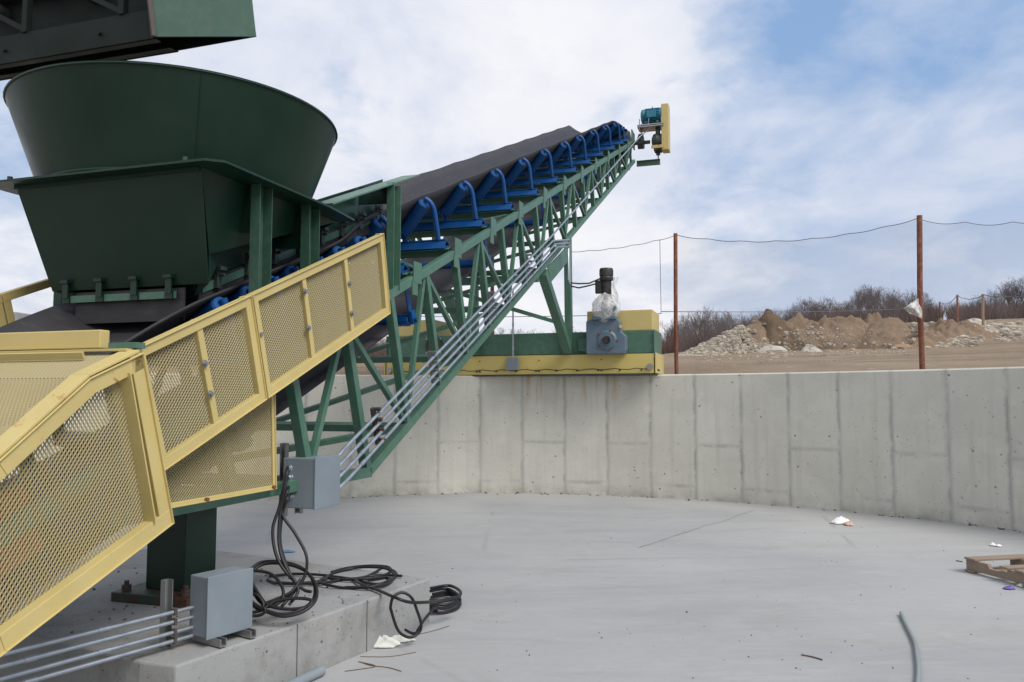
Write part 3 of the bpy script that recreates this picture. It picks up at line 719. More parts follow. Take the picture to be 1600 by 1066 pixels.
# troughing idlers
IT = [2.05, 3.02, 4.11, 5.18, 6.34, 7.5, 8.72, 9.87, 11.09, 12.32, 13.45, 14.0]
IS = [-.15, .10, .36, .62, .92, 1.24, 1.6]
RB = .29                                          # trough floor above chord
def make_idler(ang):
    o = P(0, 0, ztop(0)); ca, sa = math.cos(R(ang)), math.sin(R(ang))
    w = .70; mb = MB()
    e = V((0, 0, 0))
    d = UD; n = Z3 * CA * 1 ; up = UN
    # inverted V base
    for q in (1, -1):
        mb.box(o + up * .075 + d * q * .032, S3 * w, (d * .042 * q - up * .038), (d * .6 * q + up * .8).normalized() * .004)
    for s_ in (1, -1):
        mb.box(o + up * .035 + S3 * s_ * (w - .03), S3 * .03, d * .085, up * .004)
        tipv = .22 + .40 * ca + .035; tipz = RB - .07 + .40 * sa + .012
        p0 = o + S3 * s_ * (w - .085) + up * .11
        pts = [p0, p0 + up * max(.04, tipz - .24)]
        c1 = o + S3 * s_ * (w - .085) + up * (tipz - .02); c2 = o + S3 * s_ * tipv + up * (tipz + .02)
        for f in (.2, .4, .6, .8, 1): pts.append(pts[1].lerp(c1, f).lerp(c1.lerp(c2, f), f))
        mb.tube(pts, .026, 10)
        mb.beam(o + S3 * s_ * .24 + up * .10, o + S3 * s_ * .24 + up * (RB - .075), .05, .008, d)
    fr = obj('idler', mb, M['blue'], con, origin=o)
    rolls = []
    mb = MB(); mb.lathe([(-.205, .0), (-.205, .058), (-.2, .062), (.2, .062), (.205, .058), (.205, 0)], o + up * (RB - .075), S3, 20); rolls.append(obj('roller', mb, M['blue'], fr))
    for s_ in (1, -1):
        ax = (S3 * s_ * ca + up * sa); c = o + S3 * s_ * .24 + up * (RB - .078)
        mb = MB(); mb.lathe([(-.02, 0), (.0, .066), (.012, .070), (.385, .070), (.40, .060), (.405, .02), (.43, .012), (.43, 0)], c, ax, 20); rolls.append(obj('roller', mb, M['blue'], fr))
    return fr
def trough(t):
    return (29 * sst(-2.35, -.25, t) + 16 * sst(1.2, 2.0, t)) * (1 - .93 * sst(13.2, 14.5, t))
base_id = make_idler(45); kids = [c for c in COL.objects if c.parent == base_id]
def put_idler(fr, ks, t, first):
    if first: o = fr; cs = ks
    else:
        o = fr.copy(); COL.objects.link(o); cs = []
        for c in ks: d_ = c.copy(); COL.objects.link(d_); d_.parent = o
    o.location = P(t, 0, ztop(t)) - WO[con.name]
    o.rotation_euler = (0, 0, R(1.1 * math.sin(t * 7.3)))
for i, t in enumerate(IT[:-2]): put_idler(base_id, kids, t, i == 0)
load_id = make_idler(29); lkids = [c for c in COL.objects if c.parent == load_id]
for i, t in enumerate(IS): put_idler(load_id, lkids, t, i == 0)
for t in IT[-2:]:
    fr = make_idler(trough(t) * .97); fr.location = P(t, 0, ztop(t)) - WO[con.name]
# brackets and cross angles carrying the idlers
for t in IT:
    for s_ in (1, -1):
        mb = MB(); 
        kk = 1 if t < 14 else .5
        mb.box(P(t + .02, HV * s_ + .004 * s_, ztop(t + .02) + .01), D3 * .085 * kk, S3 * .004, (Z3 + D3 * .0) * .095 * kk); mb.box(P(t - .035, HV * s_ + .0045 * s_, ztop(t - .035) - .115), D3 * .055 * kk, S3 * .0035, Z3 * .06 * kk); obj('idler_bracket', mb, M['green'], con)
    mb = MB(); mb.box(P(t, 0, ztop(t)) - UN * .02 + UD * .01, S3 * .74, UD * .004, UN * .045); mb.box(P(t, 0, ztop(t)) + UN * .021 - UD * .034, S3 * .74, UD * .04, UN * .004); obj('top_cross_angle', mb, M['green'], con)
# return rollers
def make_ret():
    o = P(0, 0, ztop(0)); mb = MB()
    for s_ in (1, -1):
        mb.box(o + S3 * s_ * .715 - UN * .24, S3 * .006, UD * .035, UN * .17)
        mb.box(o + S3 * s_ * .735 - UN * .37, S3 * .012, UD * .04, UN * .06)
        mb.cyl(o + S3 * s_ * .745 - UN * .39, o + S3 * s_ * .775 - UN * .39, .018, 8)
    mb.cyl(o - UN * .40 - S3 * .73, o - UN * .40 + S3 * .73, .016, 8)
    fr = obj('return_idler', mb, M['blue'], con, origin=o)
    mb = MB(); mb.lathe([(-.70, 0), (-.70, .05), (-.695, .055), (.695, .055), (.70, .05), (.70, 0)], o - UN * .40, S3, 18); obj('roller', mb, M['blue'], fr)
    return fr
rt_ = make_ret(); rk = [c for c in COL.objects if c.parent == rt_]
for i, t in enumerate([-.4, 1.98, 4.05, 6.45, 8.9, 11.3]): put_idler(rt_, rk, t, i == 0)
# belt: one closed strip round head and tail pulleys
THD, TTL, RP = 14.5, -2.45, .33
def sect(t, rel, ang, sag=0.0):
    ca, sa = math.cos(R(ang)), math.sin(R(ang)); out = []
    for a in (-.62, -.48, -.35, -.26, -.22, -.12, 0, .12, .22, .26, .35, .48, .62):
        k = abs(a); s_ = 1 if a > 0 else -1
        if k <= .22: v, z = a, 0
        else: v, z = s_ * (.22 + (k - .22) * ca), (k - .22) * sa
        lim = min(1, max(0, (k - .2) / .42))
        out.append(P(t, v, ztop(t)) + UN * ((rel + z) * 1.0 - sag * (1 - lim * .2)) + S3 * (0))
    return out
rows = []
t = TTL
idl = sorted(IT + IS)
while t < THD - .01:
    sag = 0
    for a_, b_2 in zip(idl[:-1], idl[1:]):
        if a_ <= t <= b_2: sag = .016 * math.sin(math.pi * (t - a_) / (b_2 - a_)) * min(1, (b_2 - a_))
    rel = RB - (.04 * sst(13.6, 14.5, t)) - (.06 * (1 - sst(-2.5, -1.5, t)))
    rows.append(sect(t, rel, trough(t), sag)); t += .11
def pulley_rows(tc, rel, r, a0, a1, n):
    for i in range(n + 1):
        a = R(a0 + (a1 - a0) * i / n); c = P(tc, 0, ztop(tc)) + UN * rel
        rows.append([c + UD * r * math.cos(a) + UN * r * math.sin(a) + S3 * v for v in (-.62, -.48, -.35, -.26, -.22, -.12, 0, .12, .22, .26, .35, .48, .62)])
HC = RB - .04 - RP; pulley_rows(THD, HC, RP, 88, -88, 14)
for i in range(1, 60):
    f = i / 60; t = THD + (TTL - THD) * f; rel = lerp_tab([(0, HC - RP), (.06, -.43), (.94, -.43), (1, RB - .06 - 2 * RP)], f)
    rows.append([P(t, v, ztop(t)) + UN * (rel + (.0)) for v in (-.62, -.48, -.35, -.26, -.22, -.12, 0, .12, .22, .26, .35, .48, .62)])
TCR = RB - .06 - RP; pulley_rows(TTL, TCR, RP, 272, 92, 14)
mb = MB(); nr = len(rows); w_ = 13; fs = []
for i in range(nr):
    j = (i + 1) % nr
    for k in range(w_ - 1): fs.append((i * w_ + k, i * w_ + k + 1, j * w_ + k + 1, j * w_ + k))
mb.add([p for r in rows for p in r], fs, True)
bo = obj('conveyor_belt', mb, M['belt'], con); m_ = bo.modifiers.new('thickness', 'SOLIDIFY'); m_.thickness = .016; m_.offset = 0
for tc, rel, nm, mt in ((THD, HC, 'head_pulley', 'dark_cast'), (TTL, TCR, 'tail_pulley', 'orange')):
    c = P(tc, 0, ztop(tc)) + UN * rel; mb = MB(); mb.lathe([(-.66, .05), (-.66, RP - .02), (.66, RP - .02), (.66, .05)], c, S3, 36); mb.cyl(c - S3 * .95, c + S3 * (1.15 if tc > 0 else .92), .045, 16); obj(nm, mb, M[mt], con)
c = P(TTL, 0, ztop(TTL)) + UN * TCR
for s_ in (1, -1):
    mb = MB(); mb.box(c + S3 * s_ * .84, UD * .16, S3 * .045, UN * .07); mb.cyl(c + S3 * s_ * .79, c + S3 * s_ * .90, .12, 18); obj('tail_bearing', mb, M['orange'], con)
mb = MB(); mb.box(P(-1.95, .62, ztop(-1.95) - .12), UD * .34, S3 * .02, UN * .16); obj('take_up_plate', mb, M['orange'], con)
# ---- mesh guards
def inside(poly, x, y):
    c = False; n = len(poly); j = n - 1
    for i in range(n):
        xi, yi = poly[i]; xj, yj = poly[j]
        if (yi > y) != (yj > y) and x < (xj - xi) * (y - yi) / (yj - yi) + xi: c = not c
        j = i
    return c
def mesh_sheet(mb, O, U, W, NN, poly, w=.021, h=.030, st=.0034, tilt=.0024):
    xs = [p[0] for p in poly]; ys = [p[1] for p in poly]; x0, x1, y0, y1 = min(xs), max(xs), min(ys), max(ys)
    nx = int((x1 - x0) / (w / 2)) + 2; ny = int((y1 - y0) / (h / 2)) + 2; vs = []; fs = []
    for i in range(nx):
        bx = x0 + i * w / 2; sg = 1 if i % 2 else -1; prev = None
        for j in range(ny):
            y = y0 + j * h / 2; x = bx + sg * (w / 4 - st * .35) * (1 if j % 2 else -1)
            ok = inside(poly, bx, y)
            if ok and prev is not None:
                (xa, ya) = prev; b = len(vs)
                for (xx, yy, o_, q) in ((xa, ya, -1, -1), (xa, ya, 1, 1), (x, y, 1, 1), (x, y, -1, -1)):
                    vs.append(O + U * (xx + o_ * st * .62) + W * yy + NN * (q * tilt))
                fs.append((b, b + 1, b + 2, b + 3))
            prev = (x, y) if ok else None
    mb.add(vs, fs)
def guard(polytz, v, bars, w=.055, d=.04, out=1, name='mesh_guard', cell=(.0205, .029), frame_extra=None, bolts=()):
    pts = [P(t, v, z) for t, z in polytz]; mb = MB(); n = len(pts); N_ = S3 * out
    cen = sum(pts, V((0, 0, 0))) / n
    for i in range(n):
        a, b = pts[i], pts[(i + 1) % n]; dr = (b - a).normalized(); inn = N_.cross(dr); 
        if inn.dot(cen - (a + b) / 2) < 0: inn = -inn
        q = .0 if i % 2 else w * .0
        mb.box((a + b) / 2 + inn * w / 2 + N_ * (.0015 * (i % 2)), (b - a) / 2 * (1 if i % 2 == 0 else (1 - .0)), inn * w / 2, N_ * d / 2)
        mb.box((a + b) / 2 + inn * .003 + N_ * (d * .5), (b - a) / 2, inn * .003, N_ * .012)
    for (t0, z0), (t1, z1), bw in bars:
        mb.beam(P(t0, v, z0), P(t1, v, z1), d * .8, bw, (P(t1, v, z1) - P(t0, v, z0)).cross(N_)) if False else None
        a, b = P(t0, v, z0), P(t1, v, z1); dr = (b - a).normalized(); sd = N_.cross(dr)
        mb.box((a + b) / 2 - N_ * .004, (b - a) / 2, sd * bw / 2, N_ * (d * .42))
    f = obj(name, mb, M['yellow'], con, bevel=.004)
    U = D3; mb = MB()
    mesh_sheet(mb, P(0, v, 0) - N_ * (d * .35), D3, Z3, N_, polytz, *cell)
    obj('expanded_metal', mb, M['mesh'], f, recalc=False)
    for t, z in bolts:
        mb = MB(); q = P(t, v, z) + N_ * (d * .42); mb.cyl(q, q + N_ * .016, .013, 6); mb.cyl(q, q + N_ * .004, .02, 12); obj('bolt', mb, M['strut'], f)
    return f
g2 = lambda t: 1.88 + .418 * (t + 1.42)
top = lambda f, o=0: (-1.42 + 2.49 * f, 1.88 + 1.04 * f); bot = lambda f: (-1.225 + 2.425 * f, 1.29 + 1.02 * f)
def barsat(fl): return [(top(f), bot(f), .045) for f in fl]
for out, dz in ((1, 0), (-1, .08)):
    # two panels meeting at the middle
    fm = .345
    pa = [top(0), top(fm), bot(fm), bot(0)]; pb = [top(fm + .004), top(1), bot(1), bot(fm + .004)]
    sh = lambda pl: [(t, z + dz) for t, z in pl]
    guard(sh(pa), .95 * out, [((a[0], a[1] + dz), (b[0], b[1] + dz), w) for a, b, w in barsat([.175])], out=out, bolts=[(-.93, 1.83), (-.88, 1.67), (-.46, 2.02)] if out > 0 else ())
    guard(sh(pb), .95 * out, [((a[0], a[1] + dz), (b[0], b[1] + dz), w) for a, b, w in barsat([.565, .775])], out=out, bolts=[(.0, 2.33), (.05, 2.10), (.57, 2.46), (.61, 2.25)] if out > 0 else ())
tail = [(-1.44, 1.86), (-1.74, 1.735), (-2.15, 1.415), (-2.95, .80), (-2.95, .33), (-2.08, .695), (-1.205, 1.045)]
for out in (1, -1): guard(tail, 1.0 * out, [], w=.075, d=.06, out=out, name='tail_guard')
# deeper inner return lip of the tail guard
mb = MB(); a, b = P(-1.475, .985, 1.80), P(-1.275, .985, 1.06); dr = (b - a).normalized(); sd = S3.cross(dr); mb.box((a + b) / 2 - sd * .055 if sd.dot(D3) > 0 else (a + b) / 2 + sd * .055, dr * (b - a).length * .47, sd * .004, S3 * .06); obj('guard_lip', mb, M['yellow'], con)
guard([(-1.16, 1.32), (-.14, 1.74), (-.10, 1.085), (-1.16, 1.085)], .845, [], w=.026, d=.012, name='lower_guard', cell=(.021, .020))
for t, z in ((-.75, 1.098), (-.13, 1.10)):
    mb = MB(); mb.cyl(P(t, .84, z), P(t, .87, z), .011, 8); obj('bolt', mb, M['rusty'], con)
# top cover over the tail
edge = [(-1.46, 1.855), (-1.74, 1.735), (-2.15, 1.415), (-2.95, .80)]
cv = MB()
for (t0, z0), (t1, z1) in zip(edge[:-1], edge[1:]):
    a, b = P(t0, 0, z0), P(t1, 0, z1); W = (b - a); L = W.length; W = W / L; NN = S3.cross(W)
    mesh_sheet(cv, a - NN * .0, S3, W, NN, [(-.97, 0), (.97, 0), (.97, L), (-.97, L)], .021, .030)
fr_ = MB()
for (t0, z0), (t1, z1) in zip(edge[:-1], edge[1:]):
    for s_ in (1, -1): fr_.beam(P(t0, .985 * s_, z0 + .012), P(t1, .985 * s_, z1 + .012), .10, .012, UN)
fr_.beam(P(-1.46, -.98, 1.872), P(-1.46, .98, 1.872), .05, .012, Z3)
fr_.beam(P(-1.55, -.93, 1.845), P(-1.55, .80, 1.845), .012, .035, UN)
tc = obj('tail_cover', fr_, M['yellow'], con, bevel=.002); obj('expanded_metal', cv, M['mesh'], tc, recalc=False)
mb = MB(); mb.box(P(-1.40, -.08, 1.93), S3 * .85, D3 * .03, Z3 * .045); obj('cover_channel', mb, M['yellow'], con, bevel=.006)
mb = MB(); mb.box(P(-1.42, .92, 1.895), S3 * .08, D3 * .03, Z3 * .014); obj('cover_hinge', mb, M['green'], con)
# ---- head drive
HB = P(THD, 0, ztop(THD)) + UN * HC
hz = HB.z
def H(t, v, z): return P(t, v, z)
mb = MB(); mb.box(HB + S3 * .93, UD * .14, S3 * .06, UN * .10); mb.cyl(HB + S3 * .86, HB + S3 * 1.0, .15, 20); mb.box(HB + S3 * .93 + Z3 * .12, UD * .10, S3 * .055, Z3 * .10); obj('head_bearing', mb, M['dark_cast'], con, bevel=.01)
gc = HB + S3 * 1.34
mb = MB(); mb.lathe([(-.14, 0), (-.14, .10), (-.10, .17), (-.02, .19), (.05, .17), (.10, .17), (.14, .11), (.14, 0)], gc, S3, 24); mb.box(gc - Z3 * .10, D3 * .12, S3 * .09, Z3 * .16); mb.cyl(gc - Z3 * .26, gc - Z3 * .34, .05, 12); mb.box(gc + Z3 * .24, D3 * .07, S3 * .05, Z3 * .12); obj('gearbox', mb, M['dark_cast'], con, bevel=.008)
mz = hz + .62; mc_ = P(THD, 1.22, mz)
mb = MB(); mb.lathe([(-.27, 0), (-.27, .12), (-.25, .165), (-.19, .175), (-.17, .165), (.17, .165), (.18, .18), (.22, .18), (.24, .10), (.24, 0)], mc_, S3, 28)
for k in range(22):
    a = 2 * math.pi * k / 22; mb.box(mc_ + (D3 * math.cos(a) + Z3 * math.sin(a)) * .172, S3 * .165, (D3 * math.cos(a) + Z3 * math.sin(a)) * .012, (D3 * -math.sin(a) + Z3 * math.cos(a)) * .005)
mb.box(mc_ - D3 * .19 - Z3 * .02, D3 * .05, S3 * .11, Z3 * .085); mb.tube([mc_ + Z3 * .18, mc_ + Z3 * .225], .014, 8); obj('drive_motor', mb, M['teal'], con, bevel=.004)
for s_ in (1, -1):
    mb = MB(); mb.box(mc_ + S3 * s_ * .14 - Z3 * .185, D3 * .15, S3 * .03, Z3 * .02); obj('motor_foot', mb, M['teal'], con)
mb = MB(); mb.box(mc_ - Z3 * .26 - S3 * .03, D3 * .2, S3 * .31, Z3 * .012); mb.box(mc_ - Z3 * .30 - S3 * .03, D3 * .2, S3 * .31, Z3 * .012)
for i in (1, -1):
    for j in (1, -1): q = mc_ - Z3 * .36 + D3 * .17 * i + S3 * (.26 * j - .03); mb.cyl(q, q + Z3 * .26, .012, 8)
obj('motor_base', mb, M['strut'], con)
mb = MB(); q = P(THD, 1.53, hz + .28); mb.box(q, D3 * .16, S3 * .085, Z3 * .56); obj('belt_guard', mb, M['yellow'], con, bevel=.012)
mb = MB(); q = P(THD - .20, 1.35, hz - .20); mb.box(q, D3 * .02, S3 * .14, Z3 * .035); obj('guard_strap', mb, M['yellow'], con)
mb = MB(); q = P(THD + .05, 1.10, hz - .50); mb.box(q + Z3 * .055, S3 * .28, D3 * .05, Z3 * .006); mb.box(q - Z3 * .055, S3 * .28, D3 * .05, Z3 * .006); mb.box(q, S3 * .28, D3 * .006, Z3 * .049); mb.tube([gc - Z3 * .33, gc - Z3 * .40, q + S3 * .24], .014, 8); obj('torque_arm_bracket', mb, M['green'], con)
mb = MB(); mb.box(P(13.95, .5, zbot(13.95) - .03), D3 * .06, S3 * .25, Z3 * .03); obj('end_bracket', mb, M['green'], con)

# ------------------------------------------------------------------ feed hopper
hp = empty('feed_hopper', P(.1, 0, 2.33), 'dark green round feed hopper with square chute over the conveyor tail', 'hopper')
cn = P(.10, -.11, 0)
mb = MB(); ZB, ZT, RBt, RTp = 2.995, 3.58, .855, 1.065; n = 96; vs = []; fs = []
for z, r in ((ZB, RBt), (ZT, RTp), (ZT, RTp - .012), (ZB, RBt - .012)):
    for k in range(n): a = 2 * math.pi * k / n; vs.append(V((cn.x + r * math.cos(a), cn.y + r * math.sin(a), z)))
for i in range(4):
    j = (i + 1) % 4
    for k in range(n): fs.append((i * n + k, i * n + (k + 1) % n, j * n + (k + 1) % n, j * n + k))
mb.v = vs; mb.f = fs; mb.sm = [True if i // n in (0, 2) else False for i in range(4 * n)]; mb.mi = [0] * (4 * n)
# separate smooth groups
m2 = MB()
for i in range(4):
    j = (i + 1) % 4; m2.add(vs[i * n:(i + 1) * n] + vs[j * n:(j + 1) * n], [(k, (k + 1) % n, n + (k + 1) % n, n + k) for k in range(n)], i in (0, 2))
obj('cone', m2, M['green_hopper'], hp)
mb = MB()
FZ = 2.98
fl = [(-.785, -.86), (-.775, .80), (-.70, .885), (.43, .885), (.86, .84), (.86, -.88), (-.60, -.88)]
mb.prism([P(t, v, FZ) for t, v in fl], Z3 * .014)
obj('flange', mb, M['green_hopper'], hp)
mb = MB()
for f in (.02, .98):
    r_ = RBt + (RTp - RBt) * f + .004; z_ = ZB + (ZT - ZB) * f
    mb.tube([V((cn.x + r_ * math.cos(2 * math.pi * k / 72), cn.y + r_ * math.sin(2 * math.pi * k / 72), z_)) for k in range(72)], .006 if f > .5 else .012, 6, close=True)
a_ = R(-62); mb.tube([V((cn.x + (RBt + (RTp - RBt) * f + .001) * math.cos(a_), cn.y + (RBt + (RTp - RBt) * f + .001) * math.sin(a_), ZB + (ZT - ZB) * f)) for f in (0, 1)], .004, 6)
obj('rim_weld', mb, M['green_hopper'], hp)
mb = MB(); mb.box(P(-.69, 0, FZ - .012), S3 * .70, D3 * .004, Z3 * .011); obj('flange_stiffener', mb, M['green_hopper'], hp)
for v in (-.68, .64):
    mb = MB(); q = P(-.74, v, FZ + .014); mb.cyl(q, q + Z3 * .03, .016, 6); obj('bolt', mb, M['dark_cast'], hp)
def ch(t, z, v): return P(t, v, z)
tb_, zb_ = -.47, 2.335
mb = MB(); tk = .01
sb = lambda t: ztop(t) + .78
quadF = [P(-.68, -.70, FZ), P(-.68, .70, FZ), P(tb_, .60, zb_), P(tb_, -.60, zb_)]
mb.prism(quadF, D3 * tk)
for s_ in (1, -1):
    mb.prism([P(-.67, .70 * s_, FZ - .001), P(.84, .70 * s_, FZ - .001), P(.84, .52 * s_, min(FZ - .02, sb(.84))), P(tb_ + .012, .595 * s_, zb_ + .18)], S3 * -s_ * tk)
    mb.prism([P(tb_ + .012, .595 * s_, zb_ + .18), P(tb_ + .012, .595 * s_, zb_), P(tb_ + .08, .45 * s_, ztop(tb_ + .1) + .52), P(tb_ + .3, .47 * s_, ztop(tb_ + .3) + .74)], S3 * -s_ * tk)
mb.prism([P(.84, -.70, FZ), P(.84, .70, FZ), P(.84, .5, 2.9), P(.84, -.5, 2.9)], D3 * -tk)
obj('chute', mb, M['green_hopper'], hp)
mb = MB(); mb.box(P(tb_ - .012, -.06, 2.275), S3 * .44, D3 * .006, Z3 * .022); obj('skirt_clamp_bar', mb, M['green'], hp)
for v in (-.46, -.19, .08, .34):
    mb = MB(); q = P(tb_ - .03, v, 2.33); mb.box(q, S3 * .022, D3 * .006, Z3 * .05); mb.box(q + Z3 * .055, S3 * .03, D3 * .02, Z3 * .01); mb.box(q - Z3 * .05 + D3 * .008, S3 * .028, D3 * .008, Z3 * .03); obj('skirt_clamp', mb, M['green_hopper'], hp)
mb = MB(); mb.box(P(tb_ + .02, 0, 2.22), S3 * .42, D3 * .006, Z3 * .10); obj('skirt_rubber', mb, M['belt'], hp)
for s_ in (1, -1):
    mb = MB(); t0, t1 = -.38, 2.10
    mb.prism([P(t0, .425 * s_, ztop(t0) + .56), P(t1, .425 * s_, ztop(t1) + .56), P(t1, .425 * s_, ztop(t1) + .89), P(t0, .425 * s_, ztop(t0) + .89)], S3 * s_ * .008); obj('skirt_plate', mb, M['green_hopper'], hp)
    mb = MB(); t0 = .60; mb.prism([P(t0, .63 * s_, ztop(t0) + .892), P(t1, .63 * s_, ztop(t1) + .892), P(t1, .81 * s_, ztop(t1) + .892), P(t0, .81 * s_, ztop(t0) + .892)], UN * .012); obj('skirt_flange', mb, M['green'], hp)
    mb = MB(); mb.prism([P(-.36, .44 * s_, ztop(-.36) + .44), P(t1, .44 * s_, ztop(t1) + .44), P(t1, .44 * s_, ztop(t1) + .60), P(-.36, .44 * s_, ztop(-.36) + .60)], S3 * s_ * .010); obj('skirt_rubber', mb, M['belt'], hp)
    mb = MB(); mb.prism([P(-.34, .452 * s_, ztop(-.34) + .53), P(t1, .452 * s_, ztop(t1) + .53), P(t1, .452 * s_, ztop(t1) + .585), P(-.34, .452 * s_, ztop(-.34) + .585)], S3 * s_ * .008); obj('skirt_clamp_bar', mb, M['green'], hp)
    for k in range(8):
        t = -.22 + k * .305
        mb = MB(); q = P(t, .475 * s_, ztop(t) + .60); mb.box(q, D3 * .022, S3 * .014, Z3 * .075); mb.box(q + Z3 * .05 + S3 * s_ * .02, D3 * .03, S3 * .025, Z3 * .012); mb.cyl(q + Z3 * .01, q + Z3 * .01 + S3 * s_ * .05, .012, 8); obj('skirt_clamp', mb, M['dark_cast'], hp)
    for t, zt in ((-.205, FZ), (.355, FZ), (1.64, None)):
        zt = zt if zt else ztop(t) + .885; zb2 = ztop(t) - .02; mb = MB()
        mb.box(P(t, (HV - .055) * s_, (zt + zb2) / 2), D3 * .062, S3 * .004, Z3 * ((zt - zb2) / 2))
        for q in (1, -1): mb.box(P(t + .062 * q, (HV - .022) * s_, (zt + zb2) / 2), D3 * .0035, S3 * .034, Z3 * ((zt - zb2) / 2 - .002))
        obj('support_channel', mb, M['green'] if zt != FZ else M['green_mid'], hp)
        mb = MB(); d_ = .30 if zt == FZ else .17
        mb.prism([P(t - .02, .45 * s_, zt - .004), P(t - .02, .735 * s_, zt - .004), P(t - .02, .735 * s_, zt - d_), P(t - .02, .45 * s_, zt - d_ * .93)], D3 * .008); obj('gusset', mb, M['green_hopper'], hp)

# ------------------------------------------------------------------ incoming feed conveyor with discharge hood
fo = at(300, 57, 5.7); ic = empty('feed_conveyor', (fo.x - .4, fo.y, 4.2), 'dark underside of an overhead feed conveyor ending in a green discharge hood above the hopper', 'conveyor')
h0, h1, h2 = at(400, 57, 5.70), at(243, 57, 5.70), at(180, 97, 6.15)
u0, u1 = at(388, -40, 5.66), at(232, -40, 5.66)
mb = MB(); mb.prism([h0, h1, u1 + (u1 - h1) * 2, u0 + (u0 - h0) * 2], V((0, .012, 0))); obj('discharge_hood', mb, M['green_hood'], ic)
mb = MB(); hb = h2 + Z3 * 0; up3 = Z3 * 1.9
mb.prism([h0 + V((-.002, .014, .002)), hb, hb + up3, h0 + V((-.25, .014, 1.9))], V((-.003, -.010, 0))); obj('hood_back', mb, M['green_shade'], ic)
mb = MB(); mb.prism([h0 + V((-.05, .02, .14)), h1 + V((0, .02, .14)), h2 + Z3 * .14], Z3 * .01); obj('hood_floor', mb, M['green_shade'], ic)
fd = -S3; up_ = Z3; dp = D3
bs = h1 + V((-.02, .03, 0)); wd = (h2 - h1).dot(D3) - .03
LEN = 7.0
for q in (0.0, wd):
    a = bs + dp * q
    mb = MB(); mb.box(a + fd * LEN / 2 + up_ * .11, fd * LEN / 2, dp * .012, up_ * .11); mb.box(a + fd * LEN / 2 + up_ * .004 + dp * (.035 if q < .1 else -.035), fd * LEN / 2, dp * .035, up_ * .004); obj('side_beam', mb, M['green_shade'], ic)
    mb = MB(); mb.beam(a + up_ * .80, a + fd * LEN + up_ * .80, .06, .10, up_); obj('top_rail', mb, M['green_shade'], ic)
mb = MB(); mb.box(bs + fd * LEN / 2 + dp * wd / 2 + up_ * .12, fd * LEN / 2, dp * (wd / 2 - .02), up_ * .008); obj('belly_pan', mb, M['green_shade'], ic)
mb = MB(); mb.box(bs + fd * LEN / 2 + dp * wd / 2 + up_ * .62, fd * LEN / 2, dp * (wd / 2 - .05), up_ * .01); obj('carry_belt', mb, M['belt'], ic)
mb = MB(); mb.box(bs + fd * LEN / 2 + dp * (wd - .05) + up_ * .5, fd * LEN / 2, dp * .01, up_ * .4); obj('back_skirt', mb, M['green_shade'], ic)
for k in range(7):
    a = bs + fd * (.3 + k * .95); mb = MB(); mb.beam(a + up_ * .22, a + up_ * .76, .05, .05, fd); obj('web_post', mb, M['green_shade'], ic)
    mb = MB(); mb.beam(a + up_ * .24, a + fd * .92 + up_ * .74, .04, .04, dp); obj('web_diagonal', mb, M['green_shade'], ic)
    mb = MB(); q = a + fd * .2 - dp * .012 + up_ * .10; mb.cyl(q, q - dp * .02, .016, 6); obj('bolt', mb, M['green_shade'], ic)
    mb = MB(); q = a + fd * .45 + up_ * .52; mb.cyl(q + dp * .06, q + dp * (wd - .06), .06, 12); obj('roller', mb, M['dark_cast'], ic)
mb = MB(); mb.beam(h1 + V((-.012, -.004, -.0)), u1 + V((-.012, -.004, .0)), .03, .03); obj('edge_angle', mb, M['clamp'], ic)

# ------------------------------------------------------------------ wheel carriage on the wall
TF = 8.0
ca_ = empty('wheel_carriage', P(8.35, -.2, WTOP), 'long green and yellow steel wheel carriage riding on top of the concrete wall', 'carriage')
VL, VR = -2.49, 2.08
mb = MB(); z0, z1 = 2.345, 2.70
mb.box(P(TF + .02 + .14, (VL + VR) / 2, (z0 + z1) / 2), S3 * (VR - VL) / 2, D3 * .14, Z3 * (z1 - z0) / 2)
mb.box(P(TF + .02 + .68, (VL + VR) / 2, (z0 + z1) / 2), S3 * (VR - VL) / 2, D3 * .14, Z3 * (z1 - z0) / 2)
obj('carriage_beam', mb, M['green'], ca_, bevel=.008)
for v in (VL + .006, VR - .006):
    mb = MB(); mb.box(P(TF + .42, v + (.012 if v > 0 else -.012), (z0 + z1) / 2), S3 * .006, D3 * .43, Z3 * ((z1 - z0) / 2 + .012)); obj('end_plate', mb, M['green'], ca_, bevel=.003)
mb = MB(); mb.box(P(TF - .01, (VL + VR) / 2, 2.185), S3 * (VR - VL) / 2, D3 * .008, Z3 * .152)
mb.box(P(TF + .86, (VL + VR) / 2, 2.185), S3 * (VR - VL) / 2, D3 * .008, Z3 * .152); obj('wheel_skirt', mb, M['yellow_deep'], ca_, bevel=.003)
mb = MB(); mb.box(P(TF - .004, (VL + VR) / 2, 2.028), S3 * (VR - VL) / 2 * .99, D3 * .008, Z3 * .022); obj('skirt_edge', mb, M['dark_cast'], ca_)
for v in (VL - .03, VR + .03):
    mb = MB(); mb.box(P(TF + .42, v, 2.19), S3 * .012, D3 * .45, Z3 * .158); obj('skirt_end', mb, M['yellow'], ca_, bevel=.004)
for va, vb, zt in ((VL + .06, -1.62, 2.98), (1.02, VR - .02, 3.03)):
    mb = MB(); mb.box(P(TF + .44, (va + vb) / 2, (2.702 + zt) / 2), S3 * (vb - va) / 2, D3 * .40, Z3 * (zt - 2.702) / 2); obj('wheel_cover', mb, M['yellow'], ca_, bevel=.012)
